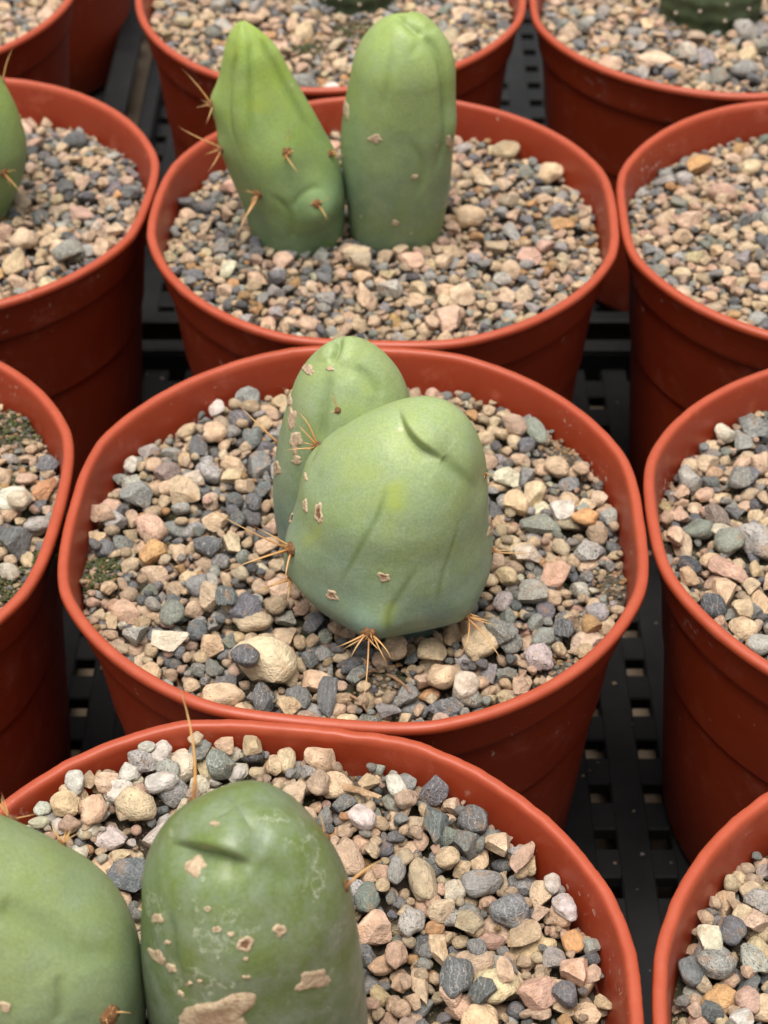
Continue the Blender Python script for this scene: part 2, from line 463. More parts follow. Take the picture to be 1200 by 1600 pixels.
TUCK = {('midl', 'mid'): -0.0010, ('mid', 'midl'): 0.0009, ('mid', 'midr'): -0.0012, ('midr', 'mid'): 0.0011}   # whose rim gives way
def pot_radius_shift(key):
    """per-angle rim shift (radial) of one pot: harmonics and the flats where neighbours press"""
    (cx, cy), (a2, b2, a3, b3) = POTS[key]
    cx *= D; cy *= D
    def f(ph):
        ph = np.asarray(ph, float)
        r = PH * (1 + a2 * np.cos(2 * ph) + b2 * np.sin(2 * ph) + a3 * np.cos(3 * ph) + b3 * np.sin(3 * ph))
        for k2, ((x2, y2), _) in POTS.items():
            if k2 == key: continue
            dx, dy = x2 * D - cx, y2 * D - cy
            dist = math.hypot(dx, dy)
            if dist > 0.175: continue
            lim = dist / 2 - 0.0001 + TUCK.get((key, k2), 0.0)
            c = np.cos(ph - math.atan2(dy, dx))
            cap = np.where(c > 0.3, lim / np.maximum(c, 0.3), 1.0)
            kk = 0.0060 if 'midl' in (key, k2) else 0.0036                                   # soft minimum so the flat blends in
            d = np.clip(0.5 + 0.5 * (cap - r) / kk, 0, 1)
            r = cap * (1 - d) + r * d - kk * d * (1 - d)
        return r - PH
    return f

# (radius offset from the lip's outer edge, height below the rim)
WALL = [(0.0, H), (0.030, H - 0.0003), (0.0608, H - 0.0004), (0.0632, H - 0.0014), (0.0640, H - 0.0036), (0.0669, 0.080), (0.06845, 0.0625), (0.0700, 0.045), (0.0724, 0.0205), (0.0727, 0.0150)]
def rim_profile():
    return [(0.0718, 0.0189), (0.0733, 0.0187), (0.0746, 0.0180), (0.0755, 0.0168), (0.0758, 0.0150), (0.0770, 0.0080), (0.0778, 0.0042),
            (0.0779, 0.0036), (0.0788, 0.0033), (0.0797, 0.0028), (0.0800, 0.0020), (0.0799, 0.0010), (0.0796, 0.0004), (0.0790, 0.0001), (0.0782, 0.0),
            (0.0776, 0.0001), (0.0772, 0.0004), (0.0769, 0.0010), (0.0765, 0.0022), (0.0757, 0.0060), (0.0748, 0.0130), (0.0738, 0.0200), (0.0722, 0.0320), (0.0705, 0.0480)]

def revolve(name, prof, shift, m, seed, rough_lip=0.0):
    ph = np.linspace(0, 2 * np.pi, m, endpoint=False)
    sh = shift(ph)
    V = []
    jag = np.random.default_rng(seed).normal(0, 1, m)
    jag = np.convolve(np.r_[jag[-3:], jag, jag[:3]], [.1, .2, .4, .2, .1], 'valid')[1:m + 1]
    wob = 0.00035 * np.sin(2 * ph + seed) + 0.00025 * np.sin(3 * ph + 2.1 * seed)
    for r, dz in prof:
        w = min(1.0, max(0.0, 1 - dz / H)) ** 1.5
        w = w if r > 0.05 else 0
        rr = r + sh * w
        z = H - dz + wob * w
        lip = rough_lip * jag * (1 if dz < 0.0012 else 0)
        V.append(np.stack([(rr + lip) * np.cos(ph), (rr + lip) * np.sin(ph), z + lip * 0.6], 1))
    return mesh_np(name, np.concatenate(V), grid_faces(len(prof), m))

for i, key in enumerate(POTS):
    (cx, cy), _ = POTS[key]
    root = link('plant_pot', None, loc=(cx * D, cy * D, POT_Z))
    tag(root, POT_LABEL[key], 'plant pot', 'red-brown plastic pots standing in rows')
    sh = pot_radius_shift(key)
    seed = i * 1.7 + 1
    link('wall', revolve('wall', WALL, sh, 384, int(seed * 10)), M_POT, root)
    jag = 0.00016 if key in ('front', 'frontr') else 0.00006
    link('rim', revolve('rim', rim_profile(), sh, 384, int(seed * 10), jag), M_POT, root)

# ------------------------------------------------------------------ cactus stems
def spline(P, n):
    """Catmull-Rom through rows of P, n samples, chord-length parameter"""
    P = np.asarray(P, float)
    d = np.r_[0, np.cumsum(np.maximum(1e-6, np.linalg.norm(np.diff(P, axis=0), axis=1)))]
    t = np.linspace(0, d[-1], n)
    m = np.gradient(P, d, axis=0)
    i = np.clip(np.searchsorted(d, t, side='right') - 1, 0, len(P) - 2)
    h = (d[i + 1] - d[i])[:, None]; u = ((t - d[i])[:, None]) / h
    return (2 * u**3 - 3 * u**2 + 1) * P[i] + (u**3 - 2 * u**2 + u) * h * m[i] + (-2 * u**3 + 3 * u**2) * P[i + 1] + (u**3 - u**2) * h * m[i + 1]

class Stem:
    """a stem swept along an axis: rows of (photo row and half width -> axis point, radius), a rounded cap, then
    dents, creases and swellings pressed into the skin"""
    def __init__(self, base, rows, cap=1.0, lean=0.0, n=150, m=200, flat=0.96, sink=0.012, base_r=None, cap_pow=2.0, low_rows=(), upright=True):
        # base: world point on the gravel under the axis; lean: metres the axis moves back per metre up
        pts = []
        for (px0, px1, py) in rows:
            pxc, hw = (px0 + px1) / 2, (px1 - px0) / 2
            d = ray(pxc, py)
            # where the sight line meets the (leaning) vertical plane through the base
            # y = base.y + lean*(z-base.z);  y = d.y*t, z = CAMZ + d.z*t
            t = (base.y + lean * (CAMZ - base.z)) / (d.y - lean * d.z)
            p = Vector((0, 0, CAMZ)) + d * t
            pts.append((p.x, p.y, p.z, hw * t / FPX))
        for (x, y, z, r) in low_rows: pts.insert(0, (base.x + x, base.y + y, base.z + z, r))
        pts.insert(0, (base.x, base.y, base.z - sink, (base_r if base_r else pts[0][3] * 0.96)))
        A = spline(pts, n)
        ax, rad = A[:, :3], A[:, 3]
        # end cap
        tdir = ax[-1] - ax[-4]; tdir /= np.linalg.norm(tdir)
        r0 = rad[-1]
        slope = (rad[-1] - rad[-6]) / np.linalg.norm(ax[-1] - ax[-6])
        ca = np.linspace(0, 1, 70)[1:] * np.pi / 2
        cz = r0 * cap * np.sin(ca)
        cr = r0 * np.maximum(0, np.cos(ca)) ** (2.0 / cap_pow) + slope * cz * np.cos(ca)
        ax = np.concatenate([ax, ax[-1] + cz[:, None] * tdir]); rad = np.concatenate([rad, cr])
        rad[-1] = 1e-5
        q = np.exp(-0.5 * (np.arange(-60, 61) / 26.0) ** 2); q /= q.sum()
        axs = np.stack([np.convolve(np.pad(ax[:, i], 60, mode='reflect', reflect_type='odd'), q, 'valid') for i in range(3)], 1)
        tan = np.gradient(axs, axis=0); tan /= np.linalg.norm(tan, axis=1)[:, None]
        th = np.linspace(0, 2 * np.pi, m, endpoint=False)
        X = np.array([1.0, 0, 0])
        u = X - tan * (tan @ X)[:, None]; u /= np.linalg.norm(u, axis=1)[:, None]
        w = np.cross(tan, u)
        if upright: tan = tan * np.array([0.25, 0.25, 1.0]); tan /= np.linalg.norm(tan, axis=1)[:, None]; u = X - tan * (tan @ X)[:, None]; u /= np.linalg.norm(u, axis=1)[:, None]; w = np.cross(tan, u)
        self.V = ax[:, None, :] + rad[:, None, None] * (u[:, None, :] * np.cos(th)[None, :, None] + flat * w[:, None, :] * np.sin(th)[None, :, None])
        self.rad = rad; self.m = m; self.n = len(ax)
        self.z0, self.z1 = base.z, self.V[..., 2].max()
        self.grow = np.zeros(self.V.shape)
        zz = (self.V[..., 2] - self.z0) / (self.z1 - self.z0)
        self.grow[..., 0] = np.clip(zz, 0, 1)
        self.base = base
    def normals(self):
        V = self.V
        du = np.roll(V, -1, 1) - np.roll(V, 1, 1)
        dv = np.gradient(V, axis=0)
        nn = np.cross(du, dv)
        l = np.linalg.norm(nn, axis=2, keepdims=True)
        nn = nn / np.maximum(l, 1e-12)
        nn[-1] = nn[-2].mean(0) / np.linalg.norm(nn[-2].mean(0))
        return nn
    def bvh(self):
        F = grid_faces(self.n, self.m)
        return BVHTree.FromPolygons([tuple(v) for v in self.V.reshape(-1, 3)], [tuple(f) for f in F])
    def hit(self, px, py, tree=None):
        tree = tree or self.bvh()
        d = ray(px, py).normalized(); o = Vector((0, 0, CAMZ))
        loc, nor, _, _ = tree.ray_cast(o, d)
        if loc is None:       # just past the outline: take the nearest skin point to the sight line
            best = None
            for k in np.linspace(0.25, 0.9, 260):
                q = o + d * float(k)
                l, nn, _, ds = tree.find_nearest(q)
                if best is None or ds < best[2]: best = (l, nn, ds)
            loc, nor = best[0], best[1]
        return loc, nor
    def seg_dist(self, P):
        """distance of every skin point to a polyline and the parameter along it"""
        V = self.V.reshape(-1, 3); best = np.full(len(V), 1e9); par = np.zeros(len(V))
        P = np.asarray(P, float); L = len(P) - 1
        for i in range(L):
            a, b = P[i], P[i + 1]; ab = b - a
            t = np.clip(((V - a) @ ab) / max(ab @ ab, 1e-12), 0, 1)
            d = np.linalg.norm(V - a - t[:, None] * ab, axis=1)
            k = d < best; best[k] = d[k]; par[k] = (i + t[k]) / L
        s = self.V.shape[:2]
        return best.reshape(s), par.reshape(s)
    def line(self, pix, n=24):
        tree = self.bvh()
        p = spline(np.array(pix, float), n)
        return [np.array(self.hit(a, b, tree)[0]) for a, b in p]
    def crease(self, pix, depth, width, lips=0.35, taper=(0.25, 0.25), vein=0.5):
        d, t = self.seg_dist(self.line(pix))
        e = np.clip(np.minimum(t / max(taper[0], 1e-3), (1 - t) / max(taper[1], 1e-3)), 0, 1)
        e = e * e * (3 - 2 * e)
        k = (-np.exp(-(d / width) ** 2) + lips * np.exp(-((d - 3.0 * width) / (2.2 * width)) ** 2)) * e * depth
        self.V = self.V + self.normals() * k[..., None]
        self.grow[..., 1] = np.maximum(self.grow[..., 1], vein * np.exp(-(d / (width * 1.3)) ** 2) * e)
    def fold(self, pix, high, w_high, low, w_low, taper=(0.3, 0.2), vein=0.5, side=(1, 0, 0)):
        """a tight fold: the skin on one side of the line bulges over the other"""
        P = np.array(self.line(pix, 30)); V = self.V.reshape(-1, 3)
        dd = np.linalg.norm(V[:, None, :] - P[None], axis=2); k = dd.argmin(1); d, t = self.seg_dist(P)
        T = np.gradient(P, axis=0); T /= np.linalg.norm(T, axis=1)[:, None]
        nn = self.normals().reshape(-1, 3)
        S = np.cross(T[k], nn); S *= np.sign((np.cross(T, nn[dd.argmin(0)]) @ np.array(side, float)).mean())
        sg = np.einsum('ij,ij->i', V - P[k], S).reshape(d.shape)
        e = np.clip(np.minimum(t / max(taper[0], 1e-3), (1 - t) / max(taper[1], 1e-3)), 0, 1); e = e * e * (3 - 2 * e)
        # fade past the two ends of the line
        up = 0.5 + 0.5 * np.tanh(sg / 0.00028)
        disp = up * high * np.exp(-(d / w_high) ** 2) - (1 - up) * low * np.exp(-(d / w_low) ** 2) - 0.0008 * np.exp(-(d / 0.0006) ** 2)
        self.V = self.V + self.normals() * (disp * e)[..., None]
        self.grow[..., 1] = np.maximum(self.grow[..., 1], vein * np.exp(-(d / 0.0006) ** 2) * e)
    def swell(self, px, py, amount, sigma, patch=0.0):
        p, _ = self.hit(px, py)
        d = np.linalg.norm(self.V - np.array(p), axis=2)
        self.V = self.V + self.normals() * (amount * np.exp(-(d / sigma) ** 2))[..., None]
        if patch: self.grow[..., 2] = np.maximum(self.grow[..., 2], patch * np.exp(-(d / sigma) ** 2))
    def yellow(self, pix, width, amount):
        d, t = self.seg_dist(self.line(pix)); e = np.clip(np.minimum(t, 1 - t) * 4, 0, 1)
        self.grow[..., 2] = np.maximum(self.grow[..., 2], amount * np.exp(-(d / width) ** 2) * e)
    def lumps(self, amp, seed, freq=1.0):
        rg = np.random.default_rng(seed)
        k = np.zeros(self.V.shape[:2])
        for _ in range(14):
            w = rg.normal(0, 1, 3); w *= rg.uniform(60, 190) * freq / np.linalg.norm(w)
            k += np.sin(self.V @ w + rg.uniform(0, 6.28)) / 14 ** .5
        self.V = self.V + self.normals() * (k * amp)[..., None]
    def ribs(self, num, amp, phase):
        th = np.linspace(0, 2 * np.pi, self.m, endpoint=False)
        f = np.clip(self.rad / self.rad.max(), 0, 1) ** 0.5
        k = np.cos(num * th + phase)[None, :] * amp * f[:, None]
        self.V = self.V + self.normals() * k[..., None]
    def build(self, mat, parent):
        o = parent.location
        me = mesh_np('stem', self.V.reshape(-1, 3) - np.array(o), grid_faces(self.n, self.m))
        at = me.attributes.new('growth', 'FLOAT_VECTOR', 'POINT')
        at.data.foreach_set('vector', self.grow.reshape(-1, 3).astype(np.float32).ravel())
        self.obj = link('stem', me, mat, parent)
        self.tree = self.bvh()
        return self.obj
    def scar(self, px, py, hw, hh, ang=0.0, dark=0.0, label=None, raise_=0.00030, seed=None):
        """a raised corky patch lying on the skin; half sizes in photo pixels"""
        p, nrm = self.hit(px, py, self.tree)
        rg = np.random.default_rng(int(px * 7 + py * 13) if seed is None else seed)
        view = (Vector((0, 0, CAMZ)) - p); dist = depth_of(p); view.normalize()
        right = Vector((1, 0, 0)); up = view.cross(right).normalized()
        s = dist / FPX
        ca, sa = math.cos(R(ang)), math.sin(R(ang))
        K, L = 7, 44
        ph = rg.uniform(0, 6.28, 4); am = rg.uniform(0.05, 0.15, 4)
        V, ring = [], []
        for i in range(K + 1):
            q = i / K
            for j in range(L):
                a = j / L * 2 * math.pi
                rr = q * (1 + sum(am[k] * math.sin((k + 2) * a + ph[k]) for k in range(4)) + rg.normal(0, 0.045))
                ex, ey = hw * rr * math.cos(a), hh * rr * math.sin(a)
                ix, iy = ex * ca - ey * sa, ex * sa + ey * ca
                w = p + right * (ix * s) + up * (iy * s)
                l, nn, _, _ = self.tree.ray_cast(w + view * 0.01, -view)
                if l is None or (l - p).length > 4 * max(hw, hh) * s:
                    l, nn, _, _ = self.tree.find_nearest(w)
                lift = raise_ * (1.0 if q < 0.7 else 1 - ((q - 0.7) / 0.3) ** 2 * 1.35) * (1 - 0.75 * dark * (1 - q) ** 1.2 * 1.6 if q < 0.7 else 1)
                V.append(np.array(l + nn * (lift + 0.00003))); ring.append((q, dark, 0))
        me = mesh_np('scar', np.array(V) - np.array(self.obj.parent.location), grid_faces(K + 1, L))
        at = me.attributes.new('ring', 'FLOAT_VECTOR', 'POINT')
        at.data.foreach_set('vector', np.array(ring, np.float32).ravel())
        o = link('scar', me, M_SCAR, self.obj)
        if label: o['label'] = label
        return o

def cone_tube(p0, p1, r0, r1, bend, k=7, seg=9):
    p0, p1, bend = np.array(p0), np.array(p1), np.array(bend)
    t = np.linspace(0, 1, seg)
    ax = p0 + (p1 - p0) * t[:, None] + bend * (4 * t * (1 - t))[:, None]
    d = (p1 - p0) / np.linalg.norm(p1 - p0)
    a = np.cross(d, [0, 0, 1.0] if abs(d[2]) < 0.9 else [1.0, 0, 0]); a /= np.linalg.norm(a); b = np.cross(d, a)
    th = np.linspace(0, 2 * np.pi, k, endpoint=False)
    rad = r0 + (r1 - r0) * t ** 1.15
    V = ax[:, None] + rad[:, None, None] * (a * np.cos(th)[:, None] + b * np.sin(th)[:, None])[None]
    return V.reshape(-1, 3), grid_faces(seg, k)

def spine_mesh(p0, p1, r0, r1, bend, k=7, seg=9):
    V, F = cone_tube(p0, p1, r0, r1, bend, k, seg)
    me = mesh_np('spine', V, F)
    at = me.attributes.new('along', 'FLOAT', 'POINT')
    at.data.foreach_set('value', np.repeat(np.linspace(0, 1, seg), k).astype(np.float32))
    return me

def areole(stem, cactus, px, py, tips, fan=5, size=0.0014, thick=0.00031, toward=0.35, seed=0, short=0.005):
    """a brown felt cushion on the skin with its spines; tips in photo pixels"""
    rg = np.random.default_rng(int(px * 3 + py) + seed)
    p, nrm = stem.hit(px, py, stem.tree)
    nv = np.array(nrm); p = np.array(p); o = np.array(cactus.location)
    bm = bmesh.new(); bmesh.ops.create_icosphere(bm, subdivisions=3, radius=1.0)
    q = Vector((0, 0, 1)).rotation_difference(Vector(nv))
    for v in bm.verts:
        j = 1 + rg.normal(0, 0.13)
        c = Vector((v.co.x * size * j, v.co.y * size * j, v.co.z * size * 0.62 * j)); c.rotate(q)
        v.co = c + Vector(p - o)
    me = bpy.data.meshes.new('areole'); bm.to_mesh(me); bm.free()
    for f in me.polygons: f.use_smooth = True
    ao = link('areole', me, M_AREOLE, cactus)
    dep = depth_of(Vector(p))
    for tip in tips:
        tx, ty = tip[0], tip[1]
        tw = tip[2] if len(tip) > 2 else toward
        flat = at_depth(tx, ty, dep)
        ln = (flat - Vector(p)).length
        e = at_depth(tx, ty, dep - tw * ln)
        b = rg.normal(0, 0.02, 3) * ln
        link('spine', spine_mesh(p - nv * 0.0003 + rg.normal(0, 0.0003, 3) - o, np.array(e) - o, thick * rg.uniform(0.75, 1.25) * (1.0 if ln > 0.006 else 0.75), thick * 0.10, b * 1.6), M_SPINE, ao)
    for _ in range(fan):
        d = nv * rg.uniform(0.35, 0.9) + rg.normal(0, 0.62, 3); d /= np.linalg.norm(d)
        if d @ nv < 0.12: d = d + nv * 0.4; d /= np.linalg.norm(d)
        link('spine', spine_mesh(p - o, p - o + d * short * rg.uniform(0.25, 1.1), thick * rg.uniform(0.4, 0.7), thick * 0.1, rg.normal(0, 0.0003, 3), 6, 5), M_SPINE, ao)
    return ao

CAC_BASES = {k: [] for k in POTS}     # (x, y, r) where gravel stays clear
LEVEL = {'mid': 0.0085, 'back': 0.0075, 'backl': 0.0080, 'backr': 0.0075, 'midl': 0.0080, 'midr': 0.0080,
         'front': 0.0090, 'frontr': 0.0090, 'far': 0.0065, 'farr': 0.0070, 'farl': 0.0075}
ZL = {k: ZR - v for k, v in LEVEL.items()}

def new_cactus(label, base):
    c = link('cactus', None, loc=base)
    return tag(c, label, 'cactus')

# ---- the cactus in focus
zl = ZL['mid']
b1 = on_level(622, 938, zl)
b2 = on_level(545, 836, zl)
CAC_BASES['mid'] += [(b1.x, b1.y + 0.005, 0.016), (b2.x, b2.y, 0.0165)]
c = new_cactus('two-lobed blue-green cactus in the middle pot, its fat front lobe creased at the top', (b1 + b2) / 2)
s = Stem(b2, [(428, 640, 800), (428, 650, 720), (440, 652, 660), (456, 636, 612)], cap=1.05, n=120, m=200, base_r=0.0165)
s.lumps(0.00035, 3)
s.crease([(529, 528), (527, 545), (521, 560), (517, 572)], 0.0016, 0.0011, taper=(0.1, 0.4))
s.crease([(517, 572), (512, 600), (505, 650), (500, 700)], 0.0006, 0.0014, vein=0.6)
s.crease([(552, 570), (578, 590), (600, 620)], 0.0006, 0.0012, vein=0.5)
s.build(M_C_MID, c)
for a in ((481, 577, 12, 7, -25, 0.2), (516, 576, 6, 4), (452, 622, 4, 14, 5), (456, 655, 6, 20, 0), (462, 690, 10, 16, 0), (464, 719, 8, 7), (432, 732, 6, 13, 0, 0.5)): s.scar(*a)
s2 = s
s = Stem(b1, [(447, 768, 868), (452, 768, 835), (464, 764, 795), (480, 762, 752), (499, 760, 732)], cap=0.93, n=170, m=300, base_r=0.014, cap_pow=2.3,
         low_rows=[(-0.0014, 0.0004, 0.0100, 0.0238), (-0.0005, 0.0040, 0.0045, 0.0180), (-0.0005, 0.0060, -0.001, 0.0145)])
s.lumps(0.0004, 8)
# shoulders that carry the areoles, flats between them
for a in ((456, 862, 0.0016, 0.0075), (575, 980, 0.0024, 0.0060), (730, 968, 0.0013, 0.0060), (768, 850, 0.0008, 0.010), (500, 690, 0.0012, 0.010)): s.swell(*a)
for a in ((515, 955, -0.0015, 0.010), (655, 985, -0.0008, 0.009), (465, 920, -0.0006, 0.008), (752, 755, -0.0012, 0.006)): s.swell(*a)
s.swell(715, 655, 0.0012, 0.012)            # the raised right half of the crown
s.swell(560, 700, 0.0012, 0.014)
s.swell(655, 800, 0.0006, 0.010)
s.fold([(622, 634), (628, 652), (636, 671), (652, 691), (676, 708), (700, 722)], 0.0020, 0.0060, 0.0014, 0.0045, (0.40, 0.40), 0.35)
s.crease([(690, 716), (712, 734), (735, 756), (752, 775)], 0.0005, 0.0013, 0.25, (0.05, 0.6), 0.7)
s.crease([(608, 745), (592, 800), (566, 850), (528, 920)], 0.00012, 0.00055, 0.3, (0.3, 0.2), 0.75)
s.crease([(655, 880), (628, 925), (608, 958), (607, 990)], 0.00012, 0.0007, 0.3, (0.3, 0.1), 0.8)
s.crease([(722, 800), (702, 868), (691, 900), (682, 955)], 0.00012, 0.00055, 0.3, (0.3, 0.2), 0.65)
s.crease([(575, 640), (535, 655), (505, 685), (478, 740)], 0.0004, 0.0013, 0.3, (0.3, 0.3), 0.4)
s.yellow([(612, 745), (618, 775), (612, 805)], 0.0030, 0.75)
s.yellow([(618, 935), (606, 960), (606, 985)], 0.0017, 0.6)
s.yellow([(470, 850), (490, 838), (505, 820)], 0.0018, 0.45)
s.yellow([(520, 735), (570, 740), (600, 730)], 0.0035, 0.3)
s.build(M_C_MID, c)
for a in ((498, 802, 7, 16, 4, 1.0), (477, 790, 4, 10, 5, 0.2), (452, 808, 4, 9, -12, 0.4), (600, 902, 10, 7, -4, 0.6), (519, 930, 11, 7, -38, 0.7), (769, 820, 6, 18, -8, 0.5), (478, 745, 2, 7, 10)): s.scar(*a)
areole(s, c, 455, 858, [(318, 790, 0.3), (348, 893, 0.4), (368, 886, 0.3), (392, 820, 0.2), (445, 915, 0.5), (436, 845, .8)], fan=8, size=0.0018)
areole(s, c, 452, 905, [(392, 930), (412, 918), (448, 945), (432, 895)], fan=4, size=0.0010)
areole(s, c, 576, 990, [(566, 1103, 0.5), (535, 1015), (548, 1028), (606, 1040, 0.6), (598, 1020), (524, 1012), (612, 1030, 0.7)], fan=9, size=0.0019)
areole(s, c, 731, 966, [(788, 1042, 0.5), (720, 1022), (782, 978), (755, 966), (770, 972)], fan=4, size=0.0012)
areole(s, c, 769, 861, [(836, 863, 0.1), (800, 861, 0.1)], fan=2, size=0.0008)
areole(s, c, 757, 743, [(775, 744, 0.0)], fan=1, size=0.0007, thick=0.0003)
areole(s, c, 492, 695, [(458, 637, 0.1), (460, 660, 0.2), (442, 704, 0.1), (468, 690, 0.1)], fan=5, size=0.0014)
areole(s2, c, 528, 641, [(520, 612, 0.3)], fan=1, size=0.0008)
areole(s2, c, 430, 692, [(366, 626, 0.0)], fan=2, size=0.0008)

# ---- the pair of stems in the pot behind
zl = ZL['back']
b1 = on_level(466, 352, zl); b2 = on_level(616, 345, zl)
CAC_BASES['back'] += [(b1.x, b1.y, 0.0125), (b2.x, b2.y, 0.0145)]
c = new_cactus('tall green cactus of two upright stems, left one spiny and tapering, right one smooth', (b1 + b2) / 2)
s = Stem(b1, [(388, 534, 334), (376, 534, 300), (358, 524, 255), (344, 500, 205), (338, 474, 155), (345, 448, 108), (352, 430, 76), (357, 416, 60)], cap=0.95, n=180, m=220, base_r=0.0130)
s.lumps(0.0004, 21)
s.ribs(4, 0.0009, 0.8)
s.swell(498, 325, 0.0046, 0.0068)
s.swell(336, 160, 0.0016, 0.005); s.swell(350, 232, 0.0010, 0.005); s.swell(448, 240, 0.0010, 0.008)
s.crease([(390, 60), (392, 110), (392, 170), (396, 240)], 0.0006, 0.0012, 0.3, (0.15, 0.3), 0.45)
s.crease([(372, 75), (362, 120), (358, 170), (372, 250)], 0.0006, 0.0012, 0.3, (0.15, 0.3), 0.3)
s.crease([(405, 55), (440, 125), (475, 185), (505, 240)], 0.0009, 0.0013, 0.3, (0.15, 0.3), 0.4)
s.crease([(420, 300), (450, 330), (458, 375)], 0.0004, 0.0011, 0.3, (0.3, 0.1), 0.4)
s.crease([(455, 330), (468, 308), (490, 294), (515, 300)], 0.0003, 0.0011, 0.3, (0.2, 0.3), 0.3)
s.yellow([(398, 150), (402, 165), (400, 180)], 0.0040, 0.55)
s.build(M_C_BACK, c)
areole(s, c, 330, 163, [(283, 106, 0.2), (306, 168), (322, 194), (338, 148)], fan=4, size=0.0014)
areole(s, c, 346, 233, [(277, 196, 0.2), (318, 243), (324, 270), (335, 225)], fan=3, size=0.0012)
areole(s, c, 403, 303, [(376, 347, 0.5), (380, 298), (368, 372, .3)], fan=6, size=0.0016)
areole(s, c, 448, 238, [(467, 271, 0.8), (451, 200, 0.3), (462, 234)], fan=6, size=0.0015)
areole(s, c, 516, 240, [(540, 243, 0.3), (508, 233), (530, 236)], fan=6, size=0.0013)
areole(s, c, 495, 318, [(511, 345, 0.8), (487, 309)], fan=5, size=0.0014)
s = Stem(b2, [(541, 692, 338), (536, 700, 296), (533, 708, 238), (538, 712, 170), (549, 713, 108)], cap=1.10, n=170, m=240, base_r=0.0148, cap_pow=2.1)
s.lumps(0.0004, 33)
s.ribs(4, 0.0005, 2.0)
s.crease([(612, 22), (632, 34), (648, 48), (662, 58)], 0.0012, 0.0013, 0.4, (0.3, 0.2), 0.3)
s.crease([(655, 52), (678, 75), (690, 105), (694, 160), (690, 230), (672, 290)], 0.0013, 0.0016, 0.35, (0.1, 0.4), 0.4)
s.crease([(612, 60), (606, 120), (600, 180)], 0.0004, 0.0012, 0.3, (0.3, 0.3), 0.35)
s.crease([(640, 215), (660, 260), (655, 310)], 0.0005, 0.0014, 0.3, (0.3, 0.3), 0.35)
s.swell(700, 200, 0.0012, 0.006)
s.build(M_C_TALL, c)
for a in ((586, 217, 12, 6, -8, 0.2), (618, 348, 6, 4, -20), (541, 172, 4, 15, 3), (702, 222, 5, 12, 6), (648, 276, 6, 3, 10)): s.scar(*a)

# ---- the two scarred stems in the front pot
zl = ZL['front']
b1 = on_level(398, 1668, zl); b2 = on_level(70, 1668, zl)
CAC_BASES['front'] += [(b1.x, b1.y, 0.019), (b2.x, b2.y, 0.019)]
c = new_cactus('weathered two-stemmed cactus in the front pot, tan corky scars on its rounded right stem', (b1 + b2) / 2)
s = Stem(b2, [(-94, 226, 1600), (-100, 229, 1540), (-130, 216, 1490), (-205, 148, 1453), (-268, 78, 1418)], cap=1.0, upright=False, n=150, m=220, base_r=0.019)
s.lumps(0.0004, 41)
s.crease([(-5, 1410), (60, 1440), (130, 1485), (205, 1500)], 0.0009, 0.0019, 0.3, (0.1, 0.3), 0.5)
s.crease([(92, 1520), (96, 1560), (92, 1598)], 0.0005, 0.0012, 0.3, (0.2, 0.1), 0.5)
s.swell(172, 1590, 0.0015, 0.008)
s.build(M_C_PALE, c)
s.scar(8, 1573, 10, 8, -20, 0.0)
areole(s, c, 170, 1587, [(205, 1583), (180, 1570), (160, 1605)], fan=7, size=0.0020)
areole(s, c, 26, 1262, [(2, 1238, 0.0), (-30, 1205, 0.0)], fan=2, size=0.0012)
areole(s, c, 96, 1318, [(80, 1284, 0.0), (112, 1296, 0.0), (104, 1290, 0.0)], fan=3, size=0.0010)
s = Stem(b1, [(230, 569, 1605), (219, 569, 1540), (214, 564, 1475), (218, 548, 1400)], cap=1.06, n=170, m=280, base_r=0.019, cap_pow=2.1)
s.lumps(0.0010, 52)
s.ribs(4, 0.0007, 1.1)
s.swell(375, 1270, 0.0022, 0.011)
s.swell(440, 1310, 0.0010, 0.010); s.swell(270, 1360, 0.0010, 0.009)
s.fold([(262, 1314), (300, 1322), (340, 1330), (376, 1342), (400, 1352)], 0.0016, 0.0050, 0.0022, 0.0042, (0.4, 0.3), 0.5, (0, 0.5, 1))
s.crease([(395, 1350), (425, 1360), (450, 1378), (468, 1390)], 0.0007, 0.0018, 0.3, (0.3, 0.5), 0.3)
s.crease([(268, 1420), (270, 1470), (278, 1530)], 0.0005, 0.0013, 0.3, (0.3, 0.3), 0.4)
s.build(M_C_OLD, c)
for a in ((305, 1353, 18, 14, 12, 0.0), (335, 1287, 7, 4, 10), (246, 1435, 9, 8, -40, 0.1), (383, 1475, 15, 11, 18, 1.0), (437, 1453, 10, 10, 25, 0.3),
          (361, 1459, 6, 4), (339, 1452, 7, 5, 0, 0.4), (325, 1420, 5, 4, 0, 0.5), (246, 1494, 16, 8, -40, 0.1), (268, 1512, 9, 6, -35), (262, 1472, 5, 3, -20),
          (490, 1531, 27, 15, 20, 0.0), (384, 1498, 4, 3), (296, 1536, 4, 3), (312, 1532, 4, 2), (283, 1552, 7, 3, -35), (385, 1526, 7, 2)): s.scar(*a)
s.scar(335, 1590, 66, 30, 8, 0.45, 'broad torn patch of brown cork', 0.0006)
areole(s, c, 297, 1250, [(274, 1054, 0.0)], fan=0, size=0.0008, thick=0.00050)
areole(s, c, 540, 1384, [(606, 1340, 0.0), (592, 1352, 0.0)], fan=1, size=0.0010)
areole(s, c, 512, 1308, [(498, 1268, 0.0)], fan=1, size=0.0007, thick=0.0003)

